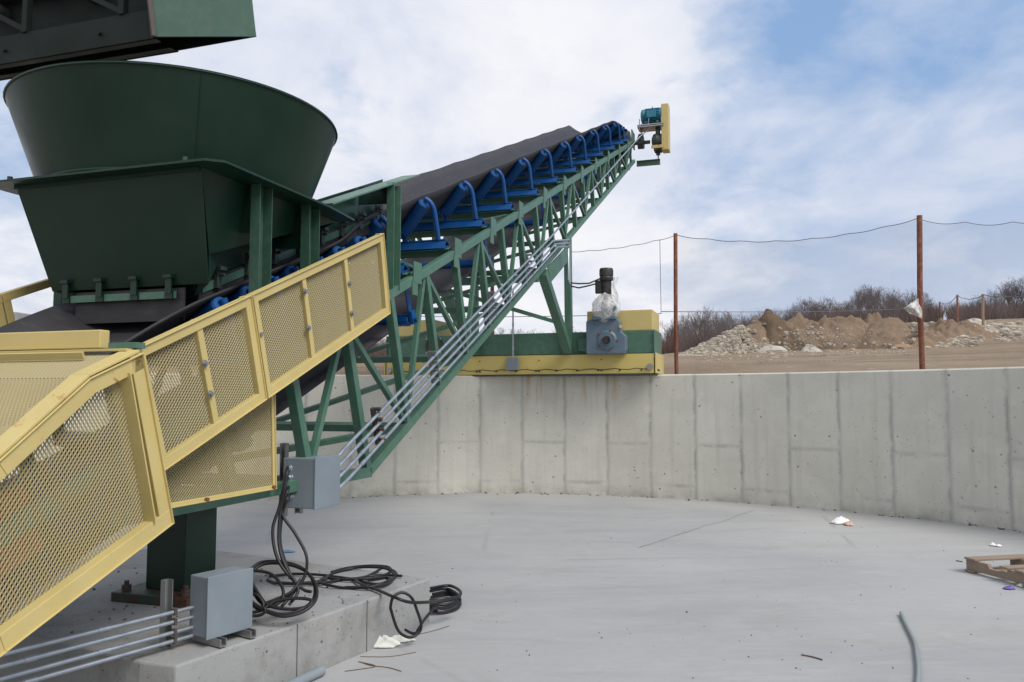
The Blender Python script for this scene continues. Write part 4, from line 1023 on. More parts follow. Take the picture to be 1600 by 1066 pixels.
for k in range(13):
    v = VL + .3 + k * .34; mb = MB(); q = P(TF - .018, v, 2.085); mb.cyl(q, q - D3 * .02, .016, 6)
    if k % 3 == 1: mb.cyl(q + S3 * .05, q + S3 * .05 - D3 * .02, .016, 6); mb.cyl(q + S3 * .05 + Z3 * .17, q + S3 * .05 + Z3 * .17 - D3 * .015, .01, 6)
    obj('bolt', mb, M['dark_cast'], ca_)
for dt in (.08, .16, .24): 
    mb = MB(); q = P(TF + dt, VR + .042, 2.085); mb.cyl(q, q + S3 * .015, .015, 6); obj('bolt', mb, M['dark_cast'], ca_)
mb = MB(); pts = []
for k in range(40):
    v = VL + .2 + k * (VR - VL - .25) / 39; pts.append(P(TF - .04, v, 2.10 + .012 * math.sin(k * 1.9)))
mb.tube(pts, .006, 5); obj('cable_run', mb, M['cable'], ca_)
mb = MB(); q = P(TF + .012, -1.62, 2.53); mb.lathe([(0, 0), (0, .105), (-.02, .105), (-.03, .13), (-.03, .155), (0, .155)], q, D3, 28); obj('port_ring', mb, M['dark_cast'], ca_)
mb = MB(); mb.lathe([(-.012, 0), (-.012, .105)], P(TF + .012, -1.62, 2.53), D3, 28); obj('port_recess', mb, M['rusty'], ca_)
for i in (-1, 1):
    for j in (-1, 1): mb = MB(); q = P(TF + .018, -1.62 + .13 * i, 2.53 + .12 * j); mb.cyl(q, q - D3 * .02, .016, 6); obj('bolt', mb, M['strut'], ca_)
mb = MB(); q = P(TF - .06, 2.02, 2.13); mb.lathe([(0, 0), (0, .05), (.03, .05), (.03, .03), (.07, .03), (.07, 0)], q, D3, 16); obj('end_roller', mb, M['strut'], ca_)
q = P(TF - .06, VL + .07, 2.12); mb = MB(); mb.lathe([(0, 0), (0, .05), (.03, .05), (.03, .03), (.07, .03), (.07, 0)], q, D3, 16); obj('end_roller', mb, M['strut'], ca_)
mb = MB(); mb.box(P(TF - .02, 1.00, 2.49), S3 * .10, D3 * .045, Z3 * .10); obj('motor_lug', mb, M['green'], ca_, bevel=.004)
# travel gearmotor
gq = P(TF - .22, 1.37, 2.63)
gm = MB(); prof = [(-.30, -.30), (.29, -.30), (.31, -.24), (.31, -.02), (.24, .04), (.22, .20), (.19, .24), (-.29, .24), (-.31, .2), (-.31, -.27)]
gm.prism([gq + S3 * a + Z3 * b - D3 * .0 for a, b in prof], D3 * .22); gm.box(gq - D3 * -.06 + S3 * -.02 + Z3 * .26, S3 * .19, D3 * .11, Z3 * .03)
gmo = obj('travel_gearmotor', gm, M['motor_grey'], ca_, bevel=.014)
mb = MB(); fc = gq + S3 * .02 - Z3 * .09; mb.lathe([(0, .0), (-.03, .0), (-.03, .06), (-.055, .06), (-.055, .085), (-.03, .085), (-.03, .13), (-.015, .14), (0, .16)], fc, D3, 36); obj('output_flange', mb, M['motor_grey'], gmo)
mb = MB(); mb.lathe([(-.056, .0), (-.056, .052), (-.062, .052), (-.062, .066), (-.056, .066)], fc, D3, 28); obj('hollow_shaft', mb, M['black_motor'], gmo)
for k in range(5):
    a = R(90 + k * 72 - 20); mb = MB(); q = fc + S3 * .16 * math.cos(a) + Z3 * .16 * math.sin(a); mb.cyl(q, q - D3 * .022, .017, 6); obj('bolt', mb, M['rusty'], gmo)
mb = MB(); q = gq + S3 * .24 + Z3 * .12; mb.cyl(q - D3 * .004, q - D3 * .02, .028, 12); obj('oil_plug', mb, M['yellow'], gmo)
mz_ = gq + D3 * .10
mb = MB(); mb.lathe([(.28, .10), (.52, .10), (.56, .07), (.60, .07)], mz_ + S3 * .02, Z3, 20); mb.cyl(mz_ + S3 * .10 + Z3 * .42, mz_ + S3 * .10 + Z3 * .42 - D3 * .16, .075, 16); obj('motor_adapter', mb, M['motor_grey'], gmo)
mb = MB(); mb.lathe([(.60, 0), (.60, .075), (.66, .08), (.86, .08), (.86, .105), (.90, .11), (.92, .10), (.935, .11), (1.02, .11), (1.05, .10), (1.06, 0)], mz_ - S3 * .0, Z3, 22); mb.box(mz_ + Z3 * .76 - S3 * .12, S3 * .05, D3 * .05, Z3 * .10); obj('travel_motor', mb, M['black_motor'], gmo)
# legs up to the truss
vr, vl = .74, -.86
for v in (vr, vl):
    mb = MB(); mb.beam(P(TF - .03, v, 2.36), P(TF - .08, v, zbot(TF) + .0), .11, .11, D3); obj('leg', mb, M['green'], ca_, bevel=.006)
    mb = MB(); mb.beam(P(TF - .10, v, 2.40), P(6.42, v, zbot(6.42) - .05), .13, .13, D3); obj('leg_brace', mb, M['green'], ca_, bevel=.006)
    mb = MB(); mb.prism([P(6.55, v + .03, zbot(6.55) - .02), P(7.95, v + .03, zbot(7.95) - .06), P(7.95, v + .03, zbot(7.95) - .32), P(6.75, v + .03, zbot(6.75) - .30)], S3 * .012); obj('leg_gusset', mb, M['green'], ca_)
mb = MB(); mb.beam(P(6.0, -.55, zbot(6.0) - .1), P(7.55, vr - .08, 2.82), .06, .06, D3); obj('sway_brace', mb, M['green'], ca_)
mb = MB(); mb.beam(P(6.2, vl, zbot(6.2) - .06), P(6.2, vr, zbot(6.2) - .06), .10, .10, D3); obj('leg_cross_beam', mb, M['green'], ca_)
# wrinkled wrap round the motor
mb = MB(); q = mz_ + Z3 * .42 - D3 * .02
mb.ball(q, .20, 30, 0, 0, True, (1.05, .95, 1.15))
for i, p in enumerate(mb.v):
    d = p - q; d2 = d.normalized(); k = 1 + .16 * noise.fractal(d2 * 2.2, 1, 2, 4) + .10 * abs(noise.noise(d2 * 6)); mb.v[i] = q + d * k
o = obj('plastic_wrap', mb, M['film'], origin=q); tag(o, 'crumpled clear plastic wrapped round the gearmotor on the carriage', 'plastic wrap')
mb = MB(); q2 = mz_ + Z3 * .72 + S3 * .06
vs = []
for i in range(9):
    for j in range(5):
        vs.append(q2 + S3 * (.05 + .02 * j + .02 * math.sin(i)) - D3 * (.09 - .02 * math.cos(j * 1.7 + i)) + Z3 * (-.22 + .05 * i))
mb.add(vs, [(i * 5 + j, i * 5 + j + 1, i * 5 + j + 6, i * 5 + j + 5) for i in range(8) for j in range(4)], True)
o2 = obj('wrap_tail', mb, M['film'], o)

# ------------------------------------------------------------------ junction boxes, conduits, cables
def jbox(name, c, ax, ay, az, label, door, bevel=.006):
    r_ = empty(name, c - az, label, 'junction box'); mb = MB(); mb.box(c, ax, ay, az); obj('body', mb, M['box_grey'], r_, bevel=bevel)
    mb = MB(); dn = door.normalized(); 
    if abs(dn.dot(ax.normalized())) > .9: mb.box(c + door + dn * .007, dn * .006, ay * 1.0 + ay.normalized() * .006, az + az.normalized() * .006)
    else: mb.box(c + door + dn * .007, ax + ax.normalized() * .006, dn * .006, az + az.normalized() * .006)
    obj('cover', mb, M['box_grey'], r_, bevel=.004); return r_
bc = P(.385, .80, 1.085)
jb = jbox('junction_box', bc, D3 * .155, S3 * .12, Z3 * .165, 'grey junction box hung on the truss with four cables entering its side', S3 * .12)
for t in (.30, .30):
    pass
for dv, dz0, dz1 in ((.28, .855, 1.345), (.47, .85, 1.345)):
    mb = MB(); c = P(dv, .655, 0)
    for q in (1, -1): mb.box(c + S3 * .019 * q + Z3 * (dz0 + dz1) / 2, D3 * .02, S3 * .0025, Z3 * (dz1 - dz0) / 2)
    mb.box(c + D3 * .018 + Z3 * (dz0 + dz1) / 2, D3 * .0025, S3 * .019, Z3 * (dz1 - dz0) / 2 * .999); obj('strut_channel', mb, M['strut'], jb)
conn = []
for k in range(4):
    q = P(.245, .735 + .006 * k, 1.185 - .062 * k); mb = MB(); mb.lathe([(0, .02), (-.012, .02), (-.016, .016), (-.03, .015), (-.034, .018), (-.05, .013), (-.05, 0)], q, D3, 12); obj('cable_gland', mb, M['chrome'], jb); conn.append(q - D3 * .05)
# conduits along the truss
def conduit(pts, r, label, group, parts=(), cat='conduit'):
    mb = MB(); mb.tube(pts, r, 10); 
    for f in parts:
        L = [0]; 
        for a, b in zip(pts[:-1], pts[1:]): L.append(L[-1] + (b - a).length)
        s_ = f * L[-1]
        for i in range(len(pts) - 1):
            if L[i] <= s_ <= L[i + 1]: d = (pts[i + 1] - pts[i]).normalized(); q = pts[i] + d * (s_ - L[i]); mb.cyl(q - d * .028, q + d * .028, r * 1.25, 10); break
    return tag(obj('conduit', mb, M['galv'], origin=pts[0]), label, cat, group)
names = ['uppermost', 'second', 'third', 'lowest']
for k in range(4):
    f = k / 3; V_ = .885 + .004 * k
    a = P(.565 + .0 * f, V_, 1.225 - .215 * f * 1.0); a0_ = P(.50, V_ - .04, a.z - .02)
    sl = .463
    te = 6.32 + .36 * f; b0 = P(.68 + .05 * f, V_, 1.29 - .215 * f)
    b = P(te, V_, 1.29 - .215 * f + sl * (te - .68 - .05 * f))
    pts = [a0_, a, b0, b]
    if k == 0: pts += [P(10.5, V_, b.z + .49 * (10.5 - te)), P(14.1, V_, b.z + .49 * (14.1 - te)), P(14.35, V_ + .05, b.z + .49 * (14.25 - te) + .1), P(14.40, 1.12, hz + .25), P(14.30, 1.16, mz - .12), P(14.30, 1.16, mz + .02)]
    else:
        c = P(7.28 - .05 * f, V_ + .03, b.z + .10 - .03 * k + .1); pts += [P(te + .10, V_, b.z + .02), c, P(7.36 - .06 * k, V_ + .03, c.z - .06), P(7.38 - .06 * k, V_ + .03, 3.36 + .02 * k)]
    conduit(pts, .0135, ['uppermost of four galvanised conduits along the truss, running on to the head motor', 'second from the top of four galvanised conduits along the truss', 'third from the top of four galvanised conduits along the truss', 'lowest of four galvanised conduits along the truss'][k], 'conduits along the truss', (.06, .17, .43, .6) if k else (.05, .17, .30, .5))
for i, (t, z) in enumerate(((1.22, 1.47), (2.3, 1.97), (3.9, 2.72), (5.35, 3.39))):
    mb = MB(); c = P(t, .855, z - .02); w = (Z3 * .9 - D3 * .3).normalized(); u_ = S3.cross(w)
    mb.box(c - S3 * .012 + w * -.02, w * .15, u_ * .02, S3 * .014)
    for k in range(4): mb.box(c + w * (.12 - .085 * k) + S3 * .03, w * .012, u_ * .014, S3 * .026)
    tag(obj('pipe_clamp', mb, M['clamp'] if i in (0,) else M['strut']), ['rusty strut clamp holding the four conduits near the truss junction box', 'strut clamp on the conduits, second up from the truss junction box', 'strut clamp on the conduits just below the gearmotor height', 'topmost strut clamp on the four conduits below their bend'][i], 'pipe clamp', 'conduit clamps')
mb = MB(); ea = P(7.36, .93, 3.40); eb = mz_ + Z3 * .90 - S3 * .09
for dz, e in ((0, eb), (-.05, eb - Z3 * .06)):
    mb.tube([ea + Z3 * dz, ea.lerp(e, .25) + Z3 * (dz - .03), ea.lerp(e, .6) + Z3 * -.05, e + S3 * -.02 - Z3 * .01, e], .012, 8)
tag(obj('motor_cable', mb, M['cable'], origin=ea), 'pair of dark cables from the conveyor leg to the travel gearmotor', 'cable')
cb = P(TF - .06, -.19, 2.20); jc = jbox('junction_box', cb, S3 * .095, D3 * .035, Z3 * .095, 'small grey junction box on the yellow carriage skirt', D3 * -.035, .004)
q = cb + Z3 * .09; conduit([q, V((q.x, q.y, zbot(6.2) - .1)), V((q.x, q.y, 3.4))], .014, 'single vertical conduit rising from the small box on the carriage', None, (.15, .5))

# floor box on the plinth
fa = V((-1.612, 4.325, 0)); fe1 = V((.155, .235, 0)); L1 = fe1.length; e1 = fe1.normalized(); e2 = V((-e1.y, e1.x, 0))
fc = fa + e1 * L1 / 2 + e2 * .08 + Z3 * .538
fb = jbox('junction_box', fc, e1 * L1 / 2, e2 * .075, Z3 * .158, 'grey junction box standing on the concrete plinth beside the cable coil', -e2 * .075)
for s_ in (-.62, .75):
    mb = MB(); q = fc + e1 * L1 / 2 * s_ - Z3 * .180 - e2 * .03
    for k in (1, -1): mb.box(q + e1 * .017 * k, e1 * .003, e2 * .12, Z3 * .02)
    mb.box(q - Z3 * .017, e1 * .016, e2 * .12, Z3 * .003); obj('strut_foot', mb, M['strut'], fb)
sp = atz(258, 1012, .33); spo = empty('strut_post', sp, 'short upright strut channel carrying four conduits on the plinth', 'post')
tz = (at(258, 906, sp.y)).z; hgt = tz - .33
mb = MB()
for q in (1, -1): mb.box(sp + e1 * .0205 * q + Z3 * hgt / 2, e1 * .0025, e2 * .021, Z3 * hgt / 2)
mb.box(sp + e2 * .0195 + Z3 * hgt / 2, e1 * .0185, e2 * .0025, Z3 * hgt / 2); obj('channel', mb, M['strut'], spo)
lab2 = ['uppermost of four galvanised conduits running to the box on the plinth', 'second from the top of four galvanised conduits running to the box on the plinth', 'third from the top of four galvanised conduits running to the box on the plinth', 'lowest of four galvanised conduits running to the box on the plinth']
for k, py in enumerate((949, 964, 980, 993)):
    q = at(302, py, 4.40); off = e2 * .0
    pts = [q, q - e1 * .25, q - e1 * .9, q - e1 * 2.6]
    conduit(pts, .0110, lab2[k], 'conduits along the plinth', ((.19 if k % 2 == 0 else .32), .62))
    mb = MB(); d = (sp - q); s_ = -(V((d.x, d.y, 0)).dot(e1)); m_c = q - e1 * s_; mb.box(m_c, e1 * .008, e2 * .0155, Z3 * .016); obj('pipe_strap', mb, M['clamp'], spo)
# cables
def smooth(pts, n=8):
    pts = [V(p) for p in pts]; out = []
    for i in range(len(pts) - 1):
        p0 = pts[max(0, i - 1)]; p1 = pts[i]; p2 = pts[i + 1]; p3 = pts[min(len(pts) - 1, i + 2)]
        for j in range(n):
            t = j / n; out.append(.5 * ((2 * p1) + (p2 - p0) * t + (2 * p0 - 5 * p1 + 4 * p2 - p3) * t * t + (3 * p1 - p0 - 3 * p2 + p3) * t ** 3))
    out.append(pts[-1]); return out
CR = .0098
def W(px, py, Y): return at(px, py, Y)
mb = MB()
hang = [[conn[0], (449, 735, 5.08), (437, 790, 5.05), (426, 830, 5.0), (436, 878, 4.95), (470, 918, 4.92), (486, 925, 4.9)],
        [conn[1], (448, 750, 5.08), (438, 800, 5.05), (436, 850, 5.0), (446, 885, 4.95), (466, 920, 4.9), (452, 945, 4.82)],
        [conn[2], (450, 765, 5.08), (440, 800, 5.06), (462, 835, 5.04), (479, 870, 5.0), (474, 905, 4.97), (448, 935, 4.9), (420, 945, 4.85)],
        [conn[3], (450, 776, 5.08), (441, 805, 5.07), (438, 850, 5.03), (452, 895, 5.0), (463, 918, 4.95), (440, 948, 4.85)]]
for h_ in hang: mb.tube(smooth([h_[0]] + [W(*q) for q in h_[1:]]), CR, 8)
cbl = obj('hanging_cable', mb, M['cable'], origin=conn[0]); tag(cbl, 'four black cables hanging from the junction box on the truss', 'cable')
def loops(mb, c, ax, ay, n, turns_j, rnd, r=CR, zmin=None):
    pts = []
    for i in range(int(n * 22)):
        a = 2 * math.pi * i / 22; k = 1 + .12 * math.sin(a * .37 + rnd) + turns_j * math.sin(a * 1.13 + rnd * 2); 
        p = c + ax * math.cos(a) * k + ay * math.sin(a) * k + Z3 * (.012 * math.sin(a * .61 + rnd)) + ax * .12 * math.sin(a * .21)
        if zmin is not None: p.z = max(zmin, p.z)
        pts.append(p)
    mb.tube(pts, r, 8)
mb = MB()
c1 = W(438, 912, 4.88); right = V((1, -.12, 0)).normalized()
big = [(388, 893), (408, 879), (440, 878), (472, 888), (490, 910), (490, 935), (470, 953), (438, 960), (408, 950), (388, 934), (386, 910)]
def ring(mb, pl, Y0, Y1, close=True):
    pts = [W(x, y, Y0 + (Y1 - Y0) * ((y - 878) / 85)) for x, y in pl]
    pts = [V((p.x, p.y, max(p.z, .33 + CR))) for p in pts]
    mb.tube(smooth(pts + ([pts[0]] if close else [])), CR, 8)
ring(mb, big, 5.10, 4.72); ring(mb, [(x + 3, y + 3) for x, y in big], 5.07, 4.70)
ring(mb, [(386, 895), (400, 892), (425, 898), (441, 918), (440, 938), (420, 948), (402, 935), (388, 905)], 5.0, 4.75)
ring(mb, [(388, 900), (402, 925), (418, 945), (450, 952), (480, 948), (486, 938), (462, 935), (430, 940), (405, 955), (388, 950)], 4.98, 4.74)
ring(mb, [(388, 930), (402, 930), (412, 945), (404, 952), (390, 940)], 4.9, 4.76)
ring(mb, [(386, 962), (404, 962), (414, 956), (413, 949)], 4.78, 4.72, False)
ring(mb, [(470, 905), (455, 925), (430, 937), (408, 945)], 5.0, 4.78, False)
tag(obj('cable_coil', mb, M['cable'], origin=c1), 'large upright tangle of black cable on the plinth beside the floor box', 'cable coil')
mb = MB()
def flat(mb, pl, zz, r=CR, close=False, n=8, surf=.33):
    pts = []
    for i, q in enumerate(pl):
        p = atz(q[0], q[1], surf + r + zz * (i % 3) * .5 + (q[2] if len(q) > 2 else 0)); pts.append(p)
    mb.tube(smooth(pts + ([pts[0]] if close else []), n), r, 8)
flat(mb, [(420, 901), (455, 897), (495, 898), (530, 902), (560, 905), (595, 900), (610, 893), (606, 886), (580, 884), (545, 887), (518, 894)], .012)
flat(mb, [(430, 910), (470, 912), (502, 911), (540, 905), (570, 902), (600, 886)], .012)
flat(mb, [(418, 905), (440, 912), (500, 908), (520, 896), (560, 887), (600, 888), (616, 898), (608, 911), (580, 917), (545, 919), (520, 916), (500, 910), (508, 903), (540, 906), (575, 904), (606, 902)], .018)
flat(mb, [(538, 918), (580, 916), (606, 908), (620, 898), (607, 889), (570, 885), (540, 890)], .02)
flat(mb, [(552, 905), (590, 899), (628, 900)], .01)
flat(mb, [(562, 908), (590, 913), (610, 906), (602, 902), (575, 906)], .018)
tag(obj('cable_coil', mb, M['cable'], origin=atz(560, 900, .33)), 'flat loose coil of black cable lying in the middle of the plinth top', 'cable coil')
mb = MB()
pts = [atz(552, 904, .35), atz(565, 913, .352), atz(590, 922, .35), atz(618, 934, .352), W(640, 941, 5.35), W(668, 941, 5.55), W(690, 938, 5.85), W(712, 934, 6.05), W(719, 939, 6.1), W(705, 948, 6.0), W(685, 950, 5.9), W(678, 945, 5.85)]
mb.tube(smooth(pts), CR * 1.1, 8)
E3 = [atf(674, 928, .06), atf(700, 924, .05), atf(716, 933, .05), atf(715, 943, .05), atf(695, 950, .05), atf(674, 949, .06)]
for k in range(4):
    mb.tube(smooth([p + Z3 * (-.03 + .026 * k) + V((.012 * math.sin(k * 2 + i), .012 * math.cos(k + i), 0)) for i, p in enumerate(E3)]), CR * 1.25, 8)
mb.cyl(E3[-1] + Z3 * .02 + V((.05, 0, 0)), E3[-1] + Z3 * .02 + V((-.02, 0, 0)), .045, 12)
tag(obj('cable_coil', mb, M['cable'], origin=E3[0]), 'short taped coil of black cable on the floor past the corner of the plinth', 'cable coil')
mb = MB()
lp = [(610, 950, 5.35), (614, 934, 5.36), (628, 926, 5.4), (643, 934, 5.42), (652, 955, 5.44), (658, 975, 5.46), (655, 988, 5.46), (640, 996, 5.42), (622, 985, 5.38)]
pts = [W(*q) for q in lp]; mb.tube(smooth(pts + [pts[0]]), CR, 8)
mb.tube(smooth([W(652, 986, 5.46), W(662, 970, 5.6), W(675, 954, 5.75), W(682, 948, 5.85)]), CR, 8); mb.tube(smooth([W(633, 984, 5.5), W(645, 990, 5.46), W(656, 986, 5.46)]), CR, 8)
tag(obj('cable_loop', mb, M['cable'], origin=pts[0]), 'single black cable loop leaning against the face of the plinth', 'cable')

# ------------------------------------------------------------------ pallet, hose and litter on the pad
c0_ = atf(1507, 893); pal = empty('pallet', c0_, 'weathered wooden pallet lying on the pad at the right edge', 'pallet')
dl = (atf(1600, 919) - c0_); dl.z = 0; dl.normalize(); dw = (atf(1640, 880) - c0_); dw = V((-dl.y, dl.x, 0)); dw = dw if dw.y > 0 else -dw
b0 = c0_ + Z3 * .004
LL, WW = 1.2, 1.0
for k, w in enumerate((0, .47, .96)):
    mb = MB(); o_ = b0 + dw * (w + .02)
    sec = [(0, 0), (LL, 0), (LL, .09), (.95, .09), (.93, .055), (.75, .055), (.73, .09), (.47, .09), (.45, .055), (.27, .055), (.25, .09), (0, .09)]
    mb.prism([o_ + dl * a + Z3 * (b + .018) for a, b in sec], dw * .038); obj('stringer', mb, M['wood'], pal, bevel=.003)
for k, (x, w) in enumerate(((.0, .13), (.40, .09), (.56, .09), (.74, .1), (1.06, .13))):
    mb = MB(); mb.box(b0 + dl * (x + w / 2) + dw * WW / 2 + Z3 * .119, dl * w / 2, dw * WW / 2, Z3 * .009); obj('deck_board', mb, M['wood'], pal, bevel=.003)
for x in (0, .55, 1.08):
    mb = MB(); mb.box(b0 + dl * (x + .05) + dw * WW / 2 + Z3 * .009, dl * .05, dw * WW / 2, Z3 * .008); obj('bottom_board', mb, M['wood'], pal, bevel=.003)
mb = MB(); mb.tube(smooth([atf(x, y, .016) for x, y in ((1408, 958), (1414, 972), (1423, 990), (1430, 1006), (1433, 1025), (1435, 1045), (1434, 1066), (1430, 1100))]), .0135, 10)
tag(obj('hose', mb, M['pvc_green'], origin=atf(1420, 985)), 'bent grey green plastic pipe lying on the pad in the right foreground', 'pipe')
mb = MB(); mb.tube([atf(503, 1048, .03), atf(440, 1078, .03), atf(380, 1110, .03)], .03, 12)
tag(obj('pipe', mb, M['pvc'], origin=atf(503, 1048)), 'straight grey plastic pipe lying along the foot of the plinth', 'pipe')
def crumple(name, px, py, w, d, h, mat, label, cat, seed, n=14):
    c = atf(px, py); mb = MB(); vs = []; fs = []
    for i in range(n + 1):
        for j in range(n + 1):
            u, q = -1 + 2 * i / n, -1 + 2 * j / n; rr_ = max(abs(u), abs(q)); L = math.hypot(u, q) + 1e-6; k = rr_ / L
            edge_ = 1 + .35 * noise.noise(V((u * 1.4, q * 1.4, seed)))
            z = h * max(0, 1 - rr_ ** 2.6) * (.55 + .55 * abs(noise.noise(V((u * 1.7, q * 1.7, seed + 2))))) + h * .45 * abs(noise.noise(V((u * 5, q * 5, seed + 5)))) * (1 - rr_ * .8)
            vs.append(c + V((u * k * w * edge_, q * k * d * edge_, z + .006)))
    for i in range(n):
        for j in range(n): a = i * (n + 1) + j; fs.append((a, a + n + 1, a + n + 2, a + 1))
    mb.add(vs, fs, True); o = obj(name, mb, mat, origin=c); s_ = o.modifiers.new('thickness', 'SOLIDIFY'); s_.thickness = .003; return tag(o, label, cat)
crumple('plastic_sheet', 597, 1008, .135, .085, .06, M['cloth'], 'crumpled off white plastic sheet at the foot of the plinth', 'plastic sheet', 1.0, 26)
crumple('plastic_sheet', 626, 1001, .10, .055, .035, M['cloth'], 'smaller flat piece of off white plastic under the cable loop', 'plastic sheet', 5.0, 20)
crumple('paper_scrap', 1314, 818, .13, .09, .09, M['paper'], 'white crumpled paper on the pad near the curved wall', 'paper', 2.0)
crumple('card_scrap', 1326, 821, .06, .06, .06, M['pink'], 'pinkish scrap of card touching the white crumpled paper', 'card', 3.0)
crumple('paper_scrap', 1551, 853, .035, .03, .03, M['paper'], 'left of two tiny white scraps beyond the pallet', 'paper', 4.0)
crumple('paper_scrap', 1560, 854, .04, .03, .02, M['paper'], 'right of two tiny white scraps beyond the pallet', 'paper', 6.0)
crumple('wrapper', 1577, 921, .045, .03, .025, M['scrap_purple'], 'violet wrapper on the pad in front of the pallet', 'wrapper', 7.0)
crumple('wrapper', 1597, 917, .045, .03, .025, M['scrap_green'], 'pale green wrapper on the pad in front of the pallet', 'wrapper', 8.0)
crumple('plastic_scrap', 448, 863, .07, .06, .02, M['scrap_blue'], 'flat blue plastic scrap on the pad behind the plinth', 'plastic scrap', 9.0)
def twig(pl, r, label):
    mb = MB()
    for p in pl: mb.tube(smooth([atf(x, y, r) for x, y in p], 3), r, 5)
    tag(obj('twig', mb, M['twig_red'], origin=atf(*pl[0][0])), label, 'twig')
mb = MB(); cp = [(1180, 797), (1160, 803), (1128, 815), (1098, 822), (1066, 833), (1030, 846), (990, 858)]
rc = random.Random(4); cpp = []
for a, b in zip(cp[:-1], cp[1:]):
    for j in range(5): f = j / 5; cpp.append((a[0] + (b[0] - a[0]) * f + rc.uniform(-2, 2), a[1] + (b[1] - a[1]) * f + rc.uniform(-.7, .7)))
vs = []
for i, (x, y) in enumerate(cpp):
    q = atf(x, y, .004); w2 = .004 + .007 * rc.random() * (1 if rc.random() < .7 else .2); vs += [q + V((0, -w2, 0)), q + V((0, w2, 0))]
mb.add(vs, [(2 * i, 2 * i + 2, 2 * i + 3, 2 * i + 1) for i in range(len(cpp) - 1)])
struct(obj('floor_crack', mb, simple('filled_crack', (.23, .20, .17), (.33, .315, .29), 9, .95), recalc=False))
twig([[(539, 1049), (560, 1046), (588, 1041), (560, 1034)], [(562, 1034), (580, 1040), (606, 1043), (627, 1049)]], .003, 'forked dry twig on the pad below the plastic sheet')
twig([[(563, 1026), (610, 1026), (650, 1019)]], .0025, 'thin straight dry twig just below the plastic sheet')
twig([[(655, 991), (680, 985), (702, 978)]], .0028, 'thin dry twig right of the cable loop')
twig([[(1252, 1023), (1268, 1026), (1285, 1031)]], .005, 'short dark twig alone on the open pad')
twig([[(1494, 876), (1504, 878)], ], .005, 'tiny twig poking out left of the pallet')
mb = MB(); rd = random.Random(21)
for k in range(85):
    px = rd.uniform(540, 1600); py = 780 + 286 * rd.random() ** .8
    p = atf(px, py)
    if math.hypot(p.x - PC.x, p.y - PC.y) > 8.2: continue
    if p.x < -.3 and p.y < 6.2: continue
    rock(mb, (p.x, p.y, p.z + .003), rd.uniform(.0025, .0055) * (1.6 if rd.random() < .12 else 1), rd)
for k in range(110):
    az = rd.uniform(-25, 75); q = pc(az, wr(az) - abs(rd.gauss(0, .07)) - .01); rock(mb, (q.x, q.y, fz(q.x, q.y) + .004), rd.uniform(.006, .022), rd)
for k in range(160):                                # crumbs on the plinth around the column
    p = atz(rd.uniform(20, 640), rd.uniform(880, 1000), .33); d = p - A
    if d.dot(E2) < .03 or d.dot(E1) > -.03 or (p - Cc).dot(E1) < .05: continue
    rock(mb, (p.x, p.y, .333), rd.uniform(.003, .012), rd)
tag(obj('debris', mb, M['gravel']), 'small dark crumbs scattered over the concrete', 'debris', kind='stuff')

# ------------------------------------------------------------------ light and sky
SUN_EL, SUN_AZ = 48.0, 130.0         # azimuth clockwise from +Y (camera looks along +Y)
w = bpy.data.worlds.new('World'); SC.world = w; w.use_nodes = True; nt = w.node_tree; nt.nodes.clear()
def nn(t_): return nt.nodes.new(t_)
def lk(a, b): nt.links.new(a, b)
def mth(op, a, b=None, clamp=False):
    n = nn('ShaderNodeMath'); n.operation = op; n.use_clamp = clamp
    for s_, v in ((n.inputs[0], a), (n.inputs[1], b)):
        if v is None: continue
        if hasattr(v, 'is_output'): lk(v, s_)
        else: s_.default_value = v
    return n.outputs[0]
def rmp(fac, st):
    n = nn('ShaderNodeValToRGB'); e = n.color_ramp.elements
    while len(e) < len(st): e.new(.5)
    for el, (p, c) in zip(e, st): el.position = p; el.color = (c, c, c, 1) if isinstance(c, (int, float)) else (*c, 1)
    lk(fac, n.inputs[0]); return n.outputs[0]
def mx(f, a, b):
    n = nn('ShaderNodeMix'); n.data_type = 'RGBA'
    for s_, v in ((n.inputs[0], f), (n.inputs[6], a), (n.inputs[7], b)):
        if hasattr(v, 'is_output'): lk(v, s_)
        elif isinstance(v, (int, float)): s_.default_value = v
        else: s_.default_value = (*v, 1)
    return n.outputs[2]
sky = nn('ShaderNodeTexSky'); sky.sky_type = 'NISHITA'; sky.sun_disc = False; sky.sun_elevation = R(SUN_EL); sky.sun_rotation = R(SUN_AZ); sky.air_density = 1.0; sky.dust_density = 1.2; sky.ozone_density = 1.5
tc = nn('ShaderNodeTexCoord'); sx = nn('ShaderNodeSeparateXYZ'); lk(tc.outputs['Generated'], sx.inputs[0]); X_, Y_, Z_ = sx.outputs
den = mth('ADD', mth('MAXIMUM', Z_, 0.0), .22)
cx_ = nn('ShaderNodeCombineXYZ'); lk(mth('DIVIDE', X_, den), cx_.inputs[0]); lk(mth('DIVIDE', Y_, den), cx_.inputs[1])
def wn(scale, detail, rough, dist, off):
    mp = nn('ShaderNodeMapping'); mp.inputs['Location'].default_value = off; mp.inputs['Scale'].default_value = (1, .8, 1); lk(cx_.outputs[0], mp.inputs[0])
    n = nn('ShaderNodeTexNoise'); n.inputs['Scale'].default_value = scale; n.inputs['Detail'].default_value = detail; n.inputs['Roughness'].default_value = rough; n.inputs['Distortion'].default_value = dist
    lk(mp.outputs[0], n.inputs[0]); return n.outputs[0]
n1 = wn(1.15, 9, .55, .25, (3.1, 1.7, 0)); n2 = wn(3.2, 7, .6, .3, (7.7, 2.2, 0))
dens = mth('ADD', mth('MULTIPLY', n1, .60), mth('MULTIPLY', n2, .40))
hyp = mth('SQRT', mth('ADD', mth('MULTIPLY', X_, X_), mth('ADD', mth('MULTIPLY', Y_, Y_), .0001)))
